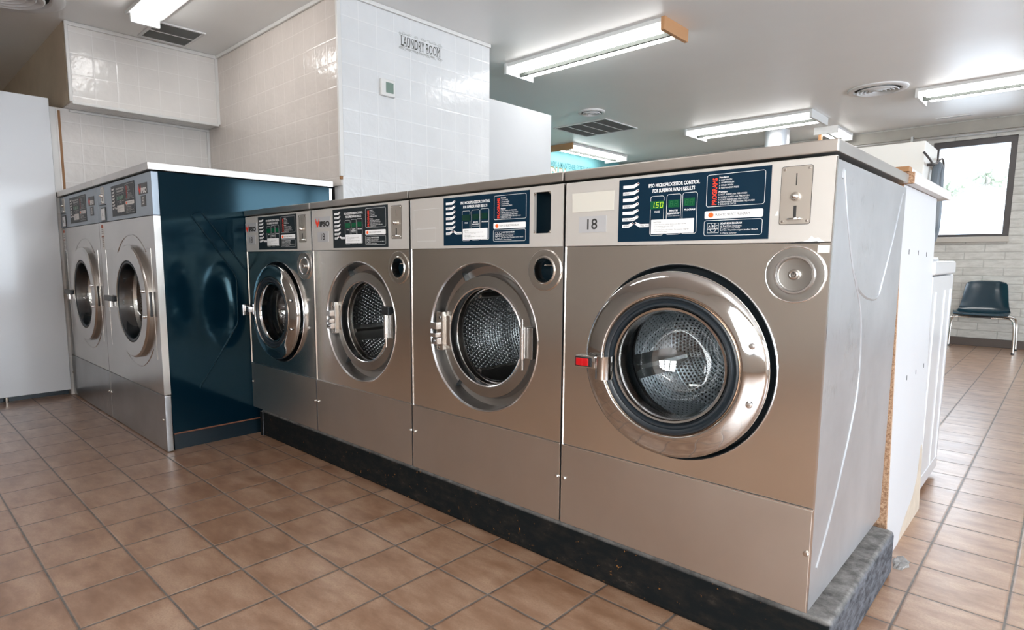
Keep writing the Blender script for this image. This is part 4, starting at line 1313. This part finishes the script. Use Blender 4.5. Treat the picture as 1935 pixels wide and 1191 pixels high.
# ------------------------------------------------------------------ board, counter, white washer behind the row
r = thing('particle_board_panel', 'white laminated particle board panel against the end of the washing machine row', 'panel', (0.0, 1.2, 0))
def lean(bm):
    for v in bm.verts: v.co.x += .018 - .034 * v.co.z / 1.3
bm = BM(); box(bm, -.045, 0, .862, 1.555, 0.0, 1.358); lean(bm); p = obj('board', bm, M_particle, r, smooth=False)
bm = BM()
for z0, z1 in ((0.0, 1.358),):
    pts = [(.880, .0), (1.09, .0), (1.13, .035), (1.23, .075), (1.36, .11), (1.44, .17), (1.50, .30), (1.53, .30), (1.553, .27), (1.556, 1.358), (.872, 1.358)]
    f = bm.faces.new([bm.verts.new((0.0015, y, z)) for y, z in pts])
    e = bmesh.ops.extrude_face_region(bm, geom=[f]); bmesh.ops.translate(bm, verts=[v for v in e['geom'] if isinstance(v, bmesh.types.BMVert)], vec=(-.002, 0, 0))
lean(bm); obj('white_laminate', bm, M_lamfront, r, smooth=False, recalc=True)
bm = BM(); box(bm, -.001, .0007, .885, 1.554, 0.0, .31); lean(bm); obj('torn_edge', bm, M_core, r, smooth=False)
bm = BM()
for y, z in ((1.011, 1.13), (1.193, 1.128), (1.374, 1.123), (1.097, .655), (1.28, .653), (1.458, .657)): box(bm, .0012, .0025, y - .003, y + .003, z - .009, z + .009)
lean(bm); obj('screw_marks', bm, M_darkprint, r, smooth=False)

bm = BM()
rnd = random.Random(4)
cen = bm.verts.new((.060, .915, .005)); ring = []
for k in range(22):
    q = 2 * PI * k / 22; f = rnd.uniform(.75, 1.15)
    ring.append(bm.verts.new((.060 + .030 * f * math.cos(q), .915 + .062 * f * math.sin(q), .0005)))
mid = [bm.verts.new(((v.co.x * 3 + .060) / 4 + rnd.uniform(-.003, .003), (v.co.y * 3 + .915) / 4 + rnd.uniform(-.006, .006), rnd.uniform(.003, .007))) for v in ring]
for k in range(22):
    j = (k + 1) % 22
    bm.faces.new([ring[k], ring[j], mid[j], mid[k]]); bm.faces.new([mid[k], mid[j], cen])
tag(obj('mortar_patch', bm, m_plain('grey_mortar', (.36, .35, .34), .9, .5, 30), smooth=False), 'patch of broken grey mortar on the floor tiles beside the end of the plinth', 'mortar')

r = thing('counter_top', 'thick pale counter slab with raw brown particle edge behind the machines', 'countertop', (-.4, 1.25, 1.36))
bm = BM(); box(bm, -.95, .012, .868, 1.72, 1.360, 1.397, .004); obj('slab', bm, mat('pale_laminate_top', (.66, .64, .62), .4), r)
bm = BM(); box(bm, -.95, .0125, .850, .868, 1.358, 1.396); obj('raw_edge', bm, M_particle, r, smooth=False)
bm = BM(); box(bm, -.95, -.002, .845, .90, 1.398, 1.416, .002); obj('brown_strip', bm, M_brownwood, r)
bm = BM(); box(bm, -.95, -.002, .905, 1.09, 1.3975, 1.414, .003); obj('white_strip', bm, M_lamfront, r)

r = thing('white_top_loader', 'white top loading washer seen edge on behind the board panel', 'washing machine', (-.34, 1.88, 0))
bm = BM(); box(bm, -.69, -.004, 1.56, 2.175, .03, 1.03, .008); body = obj('cabinet', bm, M_washer, r)
bm = BM()
for y in (1.66, 1.92, 2.10): tube(bm, [(-.0045, y, .10), (-.0045, y, .96)], .004, 6)
tube(bm, [(-.0045, 1.60, .10), (-.0045, 2.14, .10)], .004, 6)
obj('pressed_ribs', bm, M_washer, body)
bm = BM(); box(bm, -.695, .001, 1.555, 2.180, 1.034, 1.095, .010, seg=3); obj('top', bm, M_washer, r)
bm = BM(); box(bm, -.60, -.05, 1.62, 2.02, 1.095, 1.108, .005); obj('lid', bm, M_washer, r)
for x in (-.64, -.05):
    for y in (1.61, 2.13):
        bm = BM(); tube(bm, [(x, y, 0), (x, y, .035)], .018, 10); obj('foot', bm, M_black, r)

r = thing('tall_cabinet', 'tall cream metal cabinet standing behind the counter, left of the back window', 'cabinet', (-.62, 2.95, 0))
bm = BM(); box(bm, -1.15, -.25, 2.72, 3.14, 0, 1.79, .006); obj('casing', bm, M_cab, r)
bm = BM(); box(bm, -.262, -.248, 2.725, 3.52, .0, 1.12); box(bm, -1.15, -.26, 3.15, 3.52, 0, 1.12); obj('rear_housing', bm, M_cab, r, smooth=False)
bm = BM(); tube(bm, smoothpath([(-.245, 2.64, 1.715), (-.215, 2.655, 1.672), (-.215, 2.74, 1.660), (-.215, 2.87, 1.668), (-.215, 3.00, 1.708), (-.215, 3.10, 1.722), (-.215, 3.155, 1.69), (-.215, 3.165, 1.60), (-.215, 3.17, 1.40)]), .006, 8)
box(bm, -.252, -.212, 2.81, 2.825, 1.652, 1.668)
tag(obj('wall_hook', bm, M_bronze), 'bent black metal hook on the side of the tall cream cabinet', 'hook')
bm = BM()
tube(bm, smoothpath([(-.215, 2.86, 1.30), (-.215, 2.87, 1.50), (-.215, 2.91, 1.64), (-.215, 2.96, 1.672), (-.215, 3.02, 1.64), (-.215, 3.06, 1.50), (-.215, 3.06, 1.30), (-.215, 2.96, 1.22)]), .022, 10, closed=True)
tag(obj('hanging_hose', bm, M_hose), 'grey hose loop hanging from the black hook beside the back window', 'hose')

# ------------------------------------------------------------------ chair by the back wall
r = thing('waiting_chair', 'dark navy moulded plastic chair with chrome legs below the back window', 'chair', (-.33, 7.9, 0))
CX, SWD = -.33, .27
bm = BM()
prof = [(7.64, .435, .93), (7.655, .452, .97), (7.72, .450, 1.0), (7.82, .440, 1.0), (7.92, .437, .98), (7.99, .445, .95), (8.03, .475, .92), (8.055, .53, .88), (8.08, .62, .83), (8.105, .72, .79), (8.12, .80, .75), (8.122, .83, .72), (8.13, .838, .70)]
nU = 14
grid = []
for i, (y, z, ws) in enumerate(prof):
    row = []
    for k in range(nU + 1):
        u = -1 + 2 * k / nU
        e = abs(u) ** 3
        seat = max(0, 1 - max(0, (z - .45)) / .1)
        row.append(bm.verts.new((CX + u * SWD * ws, y - (1 - seat) * e * .045, z + seat * e * .028 * (1 if i > 1 else .3) - (.02 * e if i > 10 else 0))))
    grid.append(row)
for i in range(len(grid) - 1):
    for k in range(nU): bm.faces.new([grid[i][k], grid[i][k + 1], grid[i + 1][k + 1], grid[i + 1][k]])
bmesh.ops.recalc_face_normals(bm, faces=bm.faces[:])
bmesh.ops.solidify(bm, geom=bm.faces[:], thickness=.012)
obj('shell', bm, M_chair, r, angle=60)
for s in (-1, 1):
    for fy, ty in ((7.70, 7.655), (8.0, 8.10)):
        bm = BM()
        tube(bm, smoothpath([(CX + s * .10, fy, .415), (CX + s * .22, fy, .418), (CX + s * .285, (fy + ty) / 2, .405), (CX + s * .312, ty, .35), (CX + s * .322, ty, .20), (CX + s * .327, ty, .012)], 6), .0125, 12)
        lg = obj('leg', bm, M_chrome2, r)
        bm = BM(); lathe(bm, [(0, 0), (.016, 0), (.016, .02), (0, .02)], CX + s * .327, ty, 12, 0, axis='z'); obj('foot_cap', bm, M_black, lg)
bm = BM(); box(bm, CX - .12, CX + .12, 7.69, 8.01, .408, .424, .003); obj('seat_bracket', bm, M_bronze, r)
